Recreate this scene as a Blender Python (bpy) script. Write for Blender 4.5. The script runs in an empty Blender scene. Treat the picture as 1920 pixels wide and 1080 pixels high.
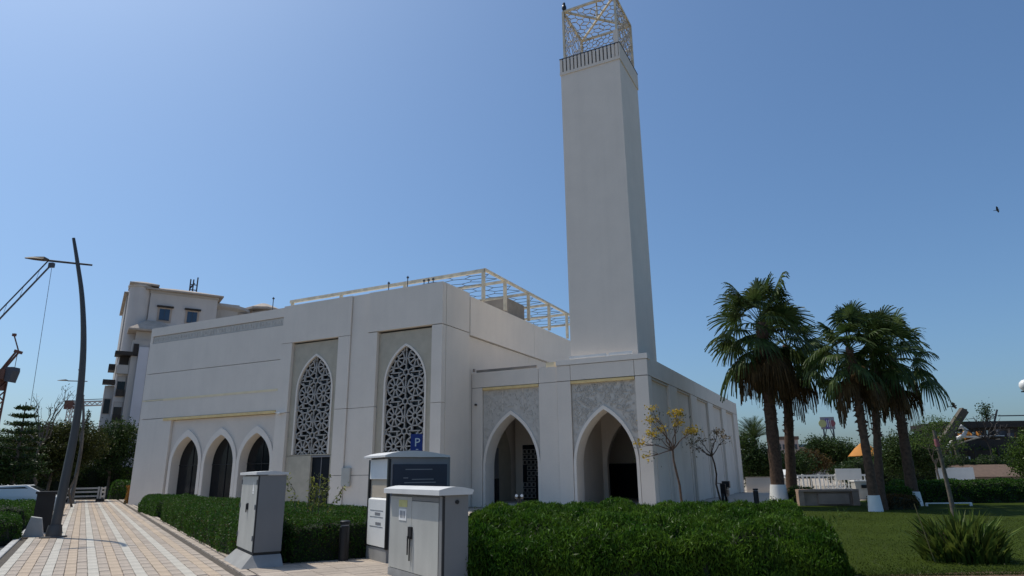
import bpy, bmesh, math, random
import numpy as np
from mathutils import Vector, Matrix
from mathutils.geometry import tessellate_polygon
random.seed(7); RNG = np.random.default_rng(11)
R = math.radians; PI = math.pi
scn = bpy.context.scene
col = scn.collection

# ------------------------------------------------------------------ camera
cam_d = bpy.data.cameras.new('camera'); cam = bpy.data.objects.new('camera', cam_d); col.objects.link(cam)
PITCH, ROLL = R(15.670), R(-0.6643)
_c, _s = math.cos(ROLL), math.sin(ROLL)
fw = Vector((0, math.cos(PITCH), math.sin(PITCH))); up = Vector((0, -math.sin(PITCH), math.cos(PITCH))); rt = Vector((1, 0, 0))
RT = _c*rt + _s*up; UP = -_s*rt + _c*up
cam.matrix_world = Matrix(((RT.x, UP.x, -fw.x, 0), (RT.y, UP.y, -fw.y, 0), (RT.z, UP.z, -fw.z, 1.6), (0, 0, 0, 1)))
cam_d.sensor_width = 36; cam_d.lens = 1239.45/1920*36; cam_d.clip_end = 5000; cam_d.clip_start = 0.1
scn.camera = cam
# ------------------------------------------------------------------ light
SUN = Vector((-0.45, 0.255, 0.93)).normalized()
EL = math.asin(SUN.z); AZ = math.atan2(SUN.x, SUN.y)
w = bpy.data.worlds.new('World'); scn.world = w; w.use_nodes = True
nt = w.node_tree; sky = nt.nodes.new('ShaderNodeTexSky'); sky.sky_type = 'NISHITA'; sky.sun_disc = False
sky.sun_elevation = EL; sky.sun_rotation = AZ % (2*PI)
sky.air_density = 1.0; sky.dust_density = 2.2; sky.ozone_density = 8.5; sky.altitude = 0
bg = nt.nodes['Background']; bg.inputs['Strength'].default_value = 0.13
tint = nt.nodes.new('ShaderNodeVectorMath'); tint.operation = 'MULTIPLY'; tint.inputs[1].default_value = (.885, .985, .975)   # white balance of the sky light
nt.links.new(sky.outputs[0], tint.inputs[0]); nt.links.new(tint.outputs[0], bg.inputs[0])
sl = bpy.data.lights.new('sun', 'SUN'); sl.energy = 3.3; sl.angle = R(0.5); sl.color = (1, 0.94, 0.83)
so = bpy.data.objects.new('sun', sl); col.objects.link(so); so.rotation_euler = SUN.to_track_quat('Z', 'Y').to_euler()
scn.view_settings.view_transform = 'Standard'; scn.view_settings.look = 'None'
scn.view_settings.exposure = 0.0; scn.view_settings.gamma = 1.0; scn.view_settings.use_curve_mapping = False

# ------------------------------------------------------------------ materials
def mat(name, c, rough=0.8, var=0.12, scale=6.0, bump=0.0, bscale=60, metal=0.0, spec=0.4, island=0.0, stain=0.0, grain=0.0):
    m = bpy.data.materials.new(name); m.use_nodes = True; t = m.node_tree; N = t.nodes; L = t.links
    b = N['Principled BSDF']; b.inputs['Roughness'].default_value = rough; b.inputs['Metallic'].default_value = metal
    b.inputs['Specular IOR Level'].default_value = spec
    tc = N.new('ShaderNodeTexCoord')
    nz = N.new('ShaderNodeTexNoise'); nz.inputs['Scale'].default_value = scale; nz.inputs['Detail'].default_value = 6
    L.new(tc.outputs['Object'], nz.inputs['Vector'])
    fac = nz.outputs['Fac']
    mr = N.new('ShaderNodeMapRange'); mr.inputs[1].default_value = .3; mr.inputs[2].default_value = .7
    mr.inputs[3].default_value = 1-var; mr.inputs[4].default_value = 1+var
    L.new(fac, mr.inputs[0]); val = mr.outputs[0]
    def mul(a, bb):
        q = N.new('ShaderNodeMath'); q.operation = 'MULTIPLY'; L.new(a, q.inputs[0]); L.new(bb, q.inputs[1]); return q.outputs[0]
    if island:
        g = N.new('ShaderNodeNewGeometry'); r2 = N.new('ShaderNodeMapRange')
        r2.inputs[3].default_value = 1-island; r2.inputs[4].default_value = 1+island
        L.new(g.outputs['Random Per Island'], r2.inputs[0]); val = mul(val, r2.outputs[0])
    if stain:                                    # vertical weather streaks
        mp = N.new('ShaderNodeMapping'); mp.inputs['Scale'].default_value = (1.4, 1.4, .07); L.new(tc.outputs['Object'], mp.inputs['Vector'])
        n2 = N.new('ShaderNodeTexNoise'); n2.inputs['Scale'].default_value = 1.6; n2.inputs['Detail'].default_value = 5; L.new(mp.outputs[0], n2.inputs['Vector'])
        r3 = N.new('ShaderNodeMapRange'); r3.inputs[1].default_value = .45; r3.inputs[2].default_value = .75
        r3.inputs[3].default_value = 1; r3.inputs[4].default_value = 1-stain; L.new(n2.outputs['Fac'], r3.inputs[0]); val = mul(val, r3.outputs[0])
    if grain:
        n4 = N.new('ShaderNodeTexNoise'); n4.inputs['Scale'].default_value = scale*14; L.new(tc.outputs['Object'], n4.inputs['Vector'])
        r4 = N.new('ShaderNodeMapRange'); r4.inputs[1].default_value = .3; r4.inputs[2].default_value = .7
        r4.inputs[3].default_value = 1-grain; r4.inputs[4].default_value = 1+grain; L.new(n4.outputs['Fac'], r4.inputs[0]); val = mul(val, r4.outputs[0])
    mx = N.new('ShaderNodeVectorMath'); mx.operation = 'SCALE'; mx.inputs[0].default_value = c[:3]; L.new(val, mx.inputs['Scale'])
    L.new(mx.outputs[0], b.inputs['Base Color'])
    if bump:
        nb = N.new('ShaderNodeTexNoise'); nb.inputs['Scale'].default_value = bscale; nb.inputs['Detail'].default_value = 4; L.new(tc.outputs['Object'], nb.inputs['Vector'])
        bp = N.new('ShaderNodeBump'); bp.inputs['Strength'].default_value = bump; bp.inputs['Distance'].default_value = .02
        L.new(nb.outputs['Fac'], bp.inputs['Height']); L.new(bp.outputs[0], b.inputs['Normal'])
    return m
def leafmat(name, c, c2, island=.45, trans=.35, scale=1.2, rough=.45):
    m = bpy.data.materials.new(name); m.use_nodes = True; t = m.node_tree; N = t.nodes; L = t.links
    b = N['Principled BSDF']; b.inputs['Roughness'].default_value = rough; b.inputs['Specular IOR Level'].default_value = .14
    tc = N.new('ShaderNodeTexCoord'); nz = N.new('ShaderNodeTexNoise'); nz.inputs['Scale'].default_value = scale; nz.inputs['Detail'].default_value = 3
    L.new(tc.outputs['Object'], nz.inputs['Vector'])
    mr = N.new('ShaderNodeMapRange'); mr.inputs[1].default_value = .35; mr.inputs[2].default_value = .68; L.new(nz.outputs['Fac'], mr.inputs[0])
    mx = N.new('ShaderNodeMix'); mx.data_type = 'RGBA'; mx.inputs['A'].default_value = (*c, 1); mx.inputs['B'].default_value = (*c2, 1); L.new(mr.outputs[0], mx.inputs['Factor'])
    g = N.new('ShaderNodeNewGeometry'); r2 = N.new('ShaderNodeMapRange'); r2.inputs[3].default_value = 1-island; r2.inputs[4].default_value = 1+island
    L.new(g.outputs['Random Per Island'], r2.inputs[0])
    sc = N.new('ShaderNodeVectorMath'); sc.operation = 'SCALE'; L.new(mx.outputs['Result'], sc.inputs[0]); L.new(r2.outputs[0], sc.inputs['Scale'])
    L.new(sc.outputs[0], b.inputs['Base Color'])
    tr = N.new('ShaderNodeBsdfTranslucent'); L.new(sc.outputs[0], tr.inputs['Color'])
    ms = N.new('ShaderNodeMixShader'); ms.inputs[0].default_value = trans
    L.new(b.outputs[0], ms.inputs[1]); L.new(tr.outputs[0], ms.inputs[2]); L.new(ms.outputs[0], N['Material Output'].inputs['Surface'])
    return m
M = {}
M['wall'] = mat('white_render', (.75, .675, .592), .75, .035, .8, .1, 40, stain=.035, grain=.012)
M['wall2'] = mat('offwhite_render', (.71, .635, .555), .8, .04, .9, .1, 50, stain=.03, grain=.02)
M['beige'] = mat('beige_stone', (.47, .425, .34), .85, .08, 2.5, .35, 30, grain=.05)
M['relief'] = mat('relief_stone', (.55, .515, .465), .85, .1, 5, .3, 60, grain=.05)
M['joint'] = mat('dark_joint', (.10, .095, .09), .9, .1, 4)
M['trim'] = mat('arch_trim', (.78, .71, .63), .7, .03, 2, .1, 60)
M['gold'] = mat('gold_paint', (.78, .58, .27), .5, .1, 3, spec=.4)
M['goldmetal'] = mat('gold_frame', (.62, .54, .40), .5, .22, 3, spec=.4)
M['palegold'] = mat('pale_gold', (.80, .68, .46), .6, .06, 2)
M['rust'] = mat('gold_lattice', (.40, .355, .285), .55, .3, 4, spec=.35)
M['screen'] = mat('screen_grey', (.40, .38, .355), .6, .06, 3)
M['glass'] = mat('dark_glass', (.008, .010, .013), .15, .1, 2, spec=.3)
M['door'] = mat('dark_door', (.010, .013, .018), .5, .2, 2, spec=.15)
M['floor'] = mat('stone_floor', (.42, .39, .36), .6, .1, 2, .1, 30)
M['roof'] = mat('flat_roof', (.66, .62, .56), .9, .1, 1)
M['ac'] = mat('brown_grey_unit', (.27, .235, .20), .7, .15, 2)
M['g_pav'] = mat('grey_paver', (.47, .435, .375), .85, .13, 1.1, .3, 90, grain=.07)
M['o_pav'] = mat('orange_paver', (.44, .345, .255), .85, .16, 1.1, .3, 90, grain=.07)
M['b_pav'] = mat('beige_paver', (.39, .325, .265), .85, .2, .8, .3, 90, grain=.08, island=.08)
M['sand'] = mat('joint_sand', (.09, .075, .06), .95, .2, 8, .3, 90)
M['apron'] = mat('pale_paving', (.42, .365, .30), .85, .1, 1.2, .2, 40, grain=.05)
M['ground'] = mat('dusty_ground', (.33, .28, .22), .95, .2, .2, .2, 5)
M['asphalt'] = mat('asphalt', (.055, .054, .053), .9, .2, 3, .3, 120, grain=.2)
M['kerb'] = mat('kerb_stone', (.45, .44, .42), .85, .1, 3, .2, 60)
M['soil'] = mat('red_soil', (.13, .075, .045), .95, .3, 6, .5, 60)
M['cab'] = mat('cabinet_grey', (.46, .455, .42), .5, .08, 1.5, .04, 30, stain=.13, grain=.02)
M['cabshade'] = mat('cabinet_grey_shaded', (.20, .20, .20), .5, .06, 1.5, stain=.06)  # darker copy of the cabinet grey, the side's shade put into the colour
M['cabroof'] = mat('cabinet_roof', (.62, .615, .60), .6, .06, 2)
M['cabdark'] = mat('rubber_gasket', (.03, .03, .03), .7)
M['concrete'] = mat('plinth_concrete', (.30, .295, .285), .9, .12, 3, .3, 60)
M['teal'] = mat('teal_cabinet', (.11, .17, .20), .6, .06, 2)
M['white'] = mat('white_paint', (.78, .775, .75), .6, .05, 2, grain=.02)
M['greyframe'] = mat('grey_frame', (.22, .22, .235), .5, .06, 2)
M['navy'] = mat('navy_panel', (.012, .018, .045), .3, .1, 2, spec=.5)
M['bluesign'] = mat('blue_sign', (.010, .035, .21), .4, .05, 2)
M['cream'] = mat('cream_panel', (.50, .42, .32), .6, .05, 2)
M['label'] = mat('yellow_label', (.55, .52, .22), .6, .1, 8)
M['black'] = mat('black_paint', (.012, .012, .014), .4, .1, 5)
M['lamp'] = mat('dark_grey_mast', (.085, .082, .082), .45, .08, 1, metal=.2)
M['lamphead'] = mat('lamp_head', (.13, .085, .05), .5, .1, 3)
M['globe'] = mat('globe_white', (.85, .84, .80), .3, .02, 2)
M['bark'] = mat('palm_bark', (.10, .062, .042), .95, .35, 9, .6, 40)
M['bark2'] = mat('grey_bark', (.14, .115, .09), .95, .3, 7, .6, 40)
M['thatch'] = mat('dry_thatch', (.12, .08, .045), .95, .3, 5, island=.4)
M['petiole'] = mat('petiole', (.17, .15, .06), .6, .2, 5)
M['frond'] = leafmat('palm_leaf', (.038, .070, .018), (.088, .118, .035), .4, .28, 2)
M['dryfrond'] = leafmat('dry_palm_leaf', (.085, .055, .024), (.13, .085, .035), .4, .25, 2)
M['hedge'] = leafmat('hedge_leaf', (.032, .088, .008), (.085, .155, .016), .55, .42, 1.3)
M['hedge2'] = leafmat('clipped_leaf', (.028, .078, .010), (.052, .11, .014), .5, .40, 1.3)
M['core'] = mat('hedge_light_block', (.016, .022, .010), .95, .4, 6)
M['treeleaf'] = leafmat('tree_leaf', (.028, .055, .016), (.056, .088, .022), .5, .3, .5)
M['treeleaf2'] = leafmat('bright_leaf', (.045, .085, .016), (.09, .14, .025), .5, .35, .6)
M['treeleaf3'] = leafmat('olive_leaf', (.034, .046, .012), (.060, .066, .017), .5, .3, .6)
M['brownleaf'] = leafmat('rusty_leaf', (.075, .045, .015), (.11, .07, .02), .4, .3, .8)
M['orangeleaf'] = leafmat('orange_bush', (.22, .10, .02), (.30, .15, .03), .4, .3, 2)
M['yellowleaf'] = leafmat('yellow_flower', (.42, .27, .03), (.48, .38, .07), .3, .35, 3)
M['tanflower'] = leafmat('tan_flower', (.20, .15, .09), (.26, .20, .12), .3, .35, 3)
M['paleleaf'] = leafmat('pale_leaf', (.12, .15, .03), (.22, .22, .05), .4, .4, 4)
M['blade'] = leafmat('strap_leaf', (.040, .080, .015), (.13, .16, .03), .5, .3, 3)
M['apt'] = mat('apartment_render', (.55, .515, .49), .8, .06, .5, .1, 20, stain=.05)
M['apt2'] = mat('apartment_grey', (.44, .415, .39), .8, .06, .5, stain=.05)
M['column'] = mat('pale_blue_render', (.56, .56, .60), .8, .05, .5)
M['aptroof'] = mat('clay_roof', (.40, .34, .285), .85, .12, 2)
M['dkwood'] = mat('dark_timber', (.035, .028, .024), .7, .2, 2)
M['tan'] = mat('window_surround', (.42, .34, .28), .8, .08, 2)
M['bluepane'] = mat('blue_pane', (.03, .055, .10), .08, .1, 1, spec=.6)
M['stonebench'] = mat('bench_stone', (.42, .29, .215), .8, .12, 3, .2, 50)
M['redsteel'] = mat('red_oxide', (.11, .05, .038), .7, .2, 1)
M['palesteel'] = mat('pale_steel', (.42, .40, .38), .6, .1, 1)
M['dksteel'] = mat('dark_steel', (.05, .055, .07), .6, .1, 1)
M['tyre'] = mat('tyre', (.02, .02, .02), .9)
M['carwhite'] = mat('car_white', (.72, .72, .71), .25, .02, 1, spec=.5)
M['cargrey'] = mat('car_grey', (.16, .17, .18), .3, .02, 1, spec=.5)
M['orange'] = mat('orange_canvas', (.50, .20, .035), .8, .1, 2)
M['pink'] = mat('pink_cloth', (.30, .105, .115), .8, .15, 5)
M['brick'] = mat('brown_tiles', (.13, .085, .06), .9, .2, 4)
M['wood'] = mat('weathered_timber', (.10, .085, .065), .9, .25, 3, .3, 30)
M['purple'] = mat('purple_panel', (.20, .14, .32), .6, .2, 6)
M['signframe'] = mat('sign_grey', (.30, .28, .29), .6, .2, 8)
M['pinkwall'] = mat('pink_hotel', (.42, .33, .29), .9, .1, .3)

# ------------------------------------------------------------------ mesh builder
class MB:
    def __init__(s): s.v = []; s.f = []; s.sm = []
    def add(s, vs, fs, smooth=False):
        o = len(s.v); s.v += [tuple(p) for p in vs]; s.f += [tuple(i+o for i in f) for f in fs]; s.sm += [smooth]*len(fs); return s
    def box(s, x0, x1, y0, y1, z0, z1):
        if x0 > x1: x0, x1 = x1, x0
        return s.add([(x0, y0, z0), (x1, y0, z0), (x1, y1, z0), (x0, y1, z0), (x0, y0, z1), (x1, y0, z1), (x1, y1, z1), (x0, y1, z1)],
                     [(0, 3, 2, 1), (4, 5, 6, 7), (0, 1, 5, 4), (1, 2, 6, 5), (2, 3, 7, 6), (3, 0, 4, 7)])
    def cbox(s, x0, x1, y0, y1, z0, z1, c=.01):          # chamfered top
        return s.add([(x0, y0, z0), (x1, y0, z0), (x1, y1, z0), (x0, y1, z0), (x0, y0, z1-c), (x1, y0, z1-c), (x1, y1, z1-c), (x0, y1, z1-c),
                      (x0+c, y0+c, z1), (x1-c, y0+c, z1), (x1-c, y1-c, z1), (x0+c, y1-c, z1)],
                     [(0, 1, 5, 4), (1, 2, 6, 5), (2, 3, 7, 6), (3, 0, 4, 7), (4, 5, 9, 8), (5, 6, 10, 9), (6, 7, 11, 10), (7, 4, 8, 11), (8, 9, 10, 11)])
    def prism(s, loops, d0, d1, plane='xz'):
        # loops of 2D points (outer, holes...), extruded between d0 and d1 along the missing axis
        P = {'xz': lambda a, b, d: (a, d, b), 'yz': lambda a, b, d: (d, a, b), 'xy': lambda a, b, d: (a, b, d)}[plane]
        tris = tessellate_polygon([[Vector((a, b, 0)) for a, b in l] for l in loops]); fl = [p for l in loops for p in l]; n = len(fl)
        s.add([P(a, b, d0) for a, b in fl]+[P(a, b, d1) for a, b in fl], [t for t in tris]+[tuple(i+n for i in reversed(t)) for t in tris])
        for l in loops:
            k = len(l); s.add([P(a, b, d0) for a, b in l]+[P(a, b, d1) for a, b in l], [(i, (i+1) % k, k+(i+1) % k, k+i) for i in range(k)])
        return s
    def bar(s, p, q, w, h=None, upv=(0, 0, 1)):
        h = h or w; p = Vector(p); q = Vector(q); d = (q-p)
        if d.length < 1e-6: return s
        d.normalize(); u = Vector(upv)
        if abs(d.dot(u)) > .95: u = Vector((1, 0, 0))
        r = d.cross(u).normalized()*w/2; u2 = r.cross(d).normalized()*h/2
        return s.add([p-r-u2, p+r-u2, p+r+u2, p-r+u2, q-r-u2, q+r-u2, q+r+u2, q-r+u2],
                     [(0, 1, 2, 3), (7, 6, 5, 4), (0, 4, 5, 1), (1, 5, 6, 2), (2, 6, 7, 3), (3, 7, 4, 0)])
    def tube(s, pts, rad, n=8, caps=True):
        pts = [Vector(p) for p in pts]
        if not isinstance(rad, (list, tuple)): rad = [rad]*len(pts)
        vs = []; ref = None
        for i, p in enumerate(pts):
            d = (pts[min(i+1, len(pts)-1)]-pts[max(i-1, 0)])
            if d.length < 1e-9: d = Vector((0, 0, 1))
            d.normalize()
            if ref is None: ref = Vector((1, 0, 0)) if abs(d.x) < .9 else Vector((0, 1, 0))
            a = (ref-d*ref.dot(d)).normalized(); ref = a; b = d.cross(a)
            vs += [p+(a*math.cos(2*PI*k/n)+b*math.sin(2*PI*k/n))*rad[i] for k in range(n)]
        fs = [(i*n+k, i*n+(k+1) % n, (i+1)*n+(k+1) % n, (i+1)*n+k) for i in range(len(pts)-1) for k in range(n)]
        if caps: fs += [tuple(range(n-1, -1, -1)), tuple((len(pts)-1)*n+k for k in range(n))]
        return s.add(vs, fs, True)
    def lathe(s, prof, n=20, c=(0, 0, 0)):
        vs = [(c[0]+r*math.cos(2*PI*k/n), c[1]+r*math.sin(2*PI*k/n), c[2]+z) for r, z in prof for k in range(n)]
        fs = [(i*n+k, i*n+(k+1) % n, (i+1)*n+(k+1) % n, (i+1)*n+k) for i in range(len(prof)-1) for k in range(n)]
        return s.add(vs, fs, True)
    def build(s, name, m, parent=None, loc=None, rz=None):
        me = bpy.data.meshes.new(name); me.from_pydata(s.v, [], s.f); me.update()
        me.polygons.foreach_set('use_smooth', s.sm)
        if any(s.sm):
            try: me.set_sharp_from_angle(angle=R(40))
            except Exception: pass
        me.materials.append(M[m] if isinstance(m, str) else m)
        o = bpy.data.objects.new(name, me); col.objects.link(o)
        if parent: o.parent = parent
        if loc: o.location = loc
        if rz: o.rotation_euler.z = rz
        return o
def npmesh(name, verts, nper, m, parent=None):
    """verts (N*nper,3): N separate faces of nper corners"""
    n = len(verts)//nper; me = bpy.data.meshes.new(name)
    me.vertices.add(n*nper); me.vertices.foreach_set('co', verts.astype(np.float32).ravel())
    me.loops.add(n*nper); me.loops.foreach_set('vertex_index', np.arange(n*nper, dtype=np.int32))
    me.polygons.add(n); me.polygons.foreach_set('loop_start', np.arange(0, n*nper, nper, dtype=np.int32))
    me.polygons.foreach_set('loop_total', np.full(n, nper, dtype=np.int32))
    me.update(calc_edges=True); me.materials.append(M[m] if isinstance(m, str) else m)
    o = bpy.data.objects.new(name, me); col.objects.link(o)
    if parent: o.parent = parent
    return o
def leaves(C, ln, wd, updir=0.0, jit=.4):
    """diamond leaves at centres C; updir biases the leaf axis upward"""
    n = len(C); a = RNG.normal(size=(n, 3)); a[:, 2] += updir*2; a /= np.linalg.norm(a, axis=1)[:, None]
    b = np.cross(a, RNG.normal(size=(n, 3))); b /= np.linalg.norm(b, axis=1)[:, None]
    L = (ln*(1-jit+2*jit*RNG.random(n)))[:, None]; Wd = (wd*(1-jit+2*jit*RNG.random(n)))[:, None]
    v = np.empty((n, 4, 3)); v[:, 0] = C-a*L/2; v[:, 1] = C+b*Wd/2; v[:, 2] = C+a*L/2; v[:, 3] = C-b*Wd/2
    return v.reshape(-1, 3)
LABELS = set()
def tag(o, label, cat, group=None):
    o['label'] = label; o['category'] = cat
    if group: o['group'] = group
    return o
def thing(name, label, cat, loc=(0, 0, 0), rz=0, group=None):
    o = bpy.data.objects.new(name, None); col.objects.link(o); o.location = loc; o.rotation_euler = (0, 0, rz); o.empty_display_size = .1
    return tag(o, label, cat, group)
def struct(o): o['kind'] = 'structure'; return o
def stuff(o): o['kind'] = 'stuff'; return o

# ------------------------------------------------------------------ frames
TH = R(32.09)
def PW(s, t, z=0): return Vector((-math.sin(TH)*s+math.cos(TH)*t, math.cos(TH)*s+math.sin(TH)*t, z))   # along / across the footpath
PD, PN = PW(1, 0), PW(0, 1)
BO = Vector((6.43, 31.49, 0)); BRZ = -R(26.613)            # mosque frame: local x to the right along the front, local y into the building
def BWd(x, y, z=0): return BO+Matrix.Rotation(BRZ, 3, 'Z') @ Vector((x, y, z))

# ------------------------------------------------------------------ setting: ground
def sheet(name, pts, z, m):
    b = MB(); tr = tessellate_polygon([[Vector((p[0], p[1], 0)) for p in pts]]); b.add([(p[0], p[1], z) for p in pts], [tuple(t) for t in tr])
    o = b.build(name, m); me = o.data
    for p in me.polygons:
        if p.normal.z < 0: p.flip()
    return struct(o)
sheet('ground', [(-2000, -2000), (2000, -2000), (2000, 2000), (-2000, 2000)], -.15, 'ground')
def pq(L): return [tuple(PW(s, t).xy) for s, t in L]
sheet('apron', pq([(-4, -1.3), (64, -1.3), (64, 4)])[:3]+[tuple(BWd(-34, 8).xy), tuple(BWd(30, 60).xy), (13.5, 34), (10, 23), (6, 17), (5.0, 5), (5, -5)], -.06, 'apron')
sheet('road', pq([(-30, -1.45), (60, -1.45), (60, -22), (-30, -22)]), -.12, 'asphalt')
sheet('cross_road', pq([(63.5, -40), (63.5, 2.0), (70, 2.0), (70, -40)]), -.115, 'asphalt')
lawn = sheet('lawn', [(5.2, 4), (5.3, 11), (5.7, 16), (7.6, 22.5), (12.4, 31.5), (13.6, 36), (30, 42), (120, 52), (120, -10), (8, -10)], -.03, 'soil')
M['lawn'] = mat('lawn_grass', (.035, .052, .007), .95, .14, .35, .6, 60, spec=.05, grain=.10)
lawn.data.materials[0] = M['lawn']
sheet('soil_strip', [(4.6, 8), (4.6, 11.1), (5.4, 11.35), (7.6, 11.6), (12, 11.2), (12, 8)], -.022, 'soil')
# grass blades near the camera
gx = RNG.random(60000)*11+5.4; gy = RNG.random(60000)**2.4*17+11.2
C = np.stack([gx, gy, np.full(60000, -.005)], 1)
gv = leaves(C, .035, .009, updir=.6)
stuff(tag(npmesh('lawn_blades', gv, 4, leafmat('grass_blade', (.032, .052, .007), (.044, .064, .009), .25, .3, .5)), 'short mown grass blades on the lawn', 'grass'))
# kerb pieces along the road edge
kb = MB().cbox(0, .15, 0, .98, -.15, .0, .012)
k0 = None
for i in range(34):
    p = PW(11+i, -1.43)
    if k0 is None: k0 = kb.build('kerb_stone', 'kerb', None, (p.x, p.y, .006), TH); o = k0
    else: o = k0.copy(); col.objects.link(o); o.location = (p.x, p.y, .006)
    struct(o)
# ------------------------------------------------------------------ footpath of coloured strips
pav = bpy.data.objects.new('footpath', MB().box(-1.28, 2.72, 9, 63, -.10, -.034).build('tmp', 'sand').data); col.objects.link(pav)
bpy.data.objects.remove(bpy.data.objects['tmp']); pav.rotation_euler.z = TH; struct(pav)
proto = {}
def paver(kind, wd, ln):
    if kind not in proto:
        proto[kind] = MB().cbox(-wd/2, wd/2, -ln/2, ln/2, -.045, 0, .006).build(kind, {'grey_paver': 'g_pav', 'orange_paver': 'o_pav', 'beige_paver': 'b_pav'}[kind], pav)
        return proto[kind]
    o = proto[kind].copy(); col.objects.link(o); o.parent = pav; return o
cols = []
for k in range(6):
    tg = -1.02+.695*k
    cols.append(('grey_paver', tg, .168, .594))
    if k < 5:
        cols.append(('beige_paver', tg+.172, .163, .55)); cols.append(('orange_paver', tg+.347, .172, .594)); cols.append(('beige_paver', tg+.522, .163, .55))
    else:
        cols = cols[:-1]
cols = [c for c in cols if -1.25 < c[1] < 2.7]
cols.append(('beige_paver', 2.615, .163, .55))
pcs = []
for kind, t, wd, ln in cols:
    s = 11.3+random.random()*.3
    while s < 62.5:
        pcs.append((s, t, kind, wd, ln)); s += .6
pcs.sort(key=lambda p: p[0])
near = [p for p in pcs if not (p[1] > 1.9 and p[0] < 12.2)]
far = {'grey_paver': MB(), 'orange_paver': MB(), 'beige_paver': MB()}
for i, (s, t, kind, wd, ln) in enumerate(near):
    dz = random.uniform(-.0025, .0025)
    if i < 290:
        o = paver(kind, wd, ln); o.location = (t+random.uniform(-.002, .002), s, dz); o.rotation_euler.z = random.uniform(-.006, .006)
    else:
        far[kind].cbox(t-wd/2, t+wd/2, s-ln/2, s+ln/2, -.045, dz, .006)
for kind, b in far.items(): stuff(b.build('distant_'+kind+'s', {'grey_paver': 'g_pav', 'orange_paver': 'o_pav', 'beige_paver': 'b_pav'}[kind], pav))
struct(MB().box(2.725, 2.85, 13.9, 62, -.1, .006).build('path_edging', 'b_pav', None, None, TH))
# the wider paving that runs in front of the hedge to the cabinets
ap2 = MB()
for i in range(18):
    for j in range(9):
        t = 2.95+j*.445; s = 8.9+i*.282
        if s > 13.9: continue
        ap2.cbox(t-.215, t+.215, s-.134, s+.134, -.045, random.uniform(-.002, .002), .006)
stuff(ap2.build('apron_pavers', 'b_pav', pav))
MBx = MB().box(2.72, 6.9, 8.5, 13.9, -.10, -.034).build('apron_bed', 'sand', pav)

# ------------------------------------------------------------------ mosque
mq = thing('mosque', 'white modern mosque with pointed arches and tall lattice windows', 'mosque', BO, BRZ)
def arch_pts(c, w, zs, za, n=14, z0=None):
    """pointed arch outline from left foot up over the apex to right foot"""
    rise = za-zs; Rr = (rise*rise+w*w)/(2*w); an = math.atan2(rise, Rr-w); L = []
    for i in range(n+1):
        a = an*i/n; L.append((w-Rr+Rr*math.cos(a), zs+Rr*math.sin(a)))
    r = [(c+x, z) for x, z in L]; l = [(c-x, z) for x, z in L]
    out = l[:-1]+r[::-1]
    if z0 is not None: out = [(c-w, z0)]+out+[(c+w, z0)]
    return out
def in_arch(x, z, c, w, zs, za, z0):
    if z < z0 or z > za: return False
    x = abs(x-c)
    if z <= zs: return x <= w
    rise = za-zs; Rr = (rise*rise+w*w)/(2*w); dx = x-(w-Rr); return dx*dx+(z-zs)**2 <= Rr*Rr
G = .012
def fpanel(x0, x1, z0, z1, y0, y1, m='wall', holes=None, name='wall_panel', parent=mq):
    b = MB(); lp = [[(x0+G, z0+G), (x1-G, z0+G), (x1-G, z1-G), (x0+G, z1-G)]]
    if holes: lp += holes
    if holes: b.prism(lp, y0, y1, 'xz')
    else: b.box(x0+G, x1-G, y0, y1, z0+G, z1-G)
    return b.build(name, m, parent)
def spanel(x0, x1, y0, y1, z0, z1, m='wall', name='wall_panel'):
    return MB().box(x0, x1, y0+G, y1-G, z0+G, z1-G).build(name, m, mq)
FB = -3.19
# cores
MB().box(-20.6, -9.82, FB+.5, 26.5, -.1, 11.0).box(-20.3, -9.7, FB+.36, FB+.5, 9.0, 11.0).build('hall_core', 'joint', mq)
MB().box(-32.35, -20.62, FB+.9, 26.4, -.1, 10.95).build('wing_core', 'joint', mq)
MB().box(-32.2, -9.9, FB+.95, 26.2, 11.02, 11.06).build('flat_roof', 'roof', mq)
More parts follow.
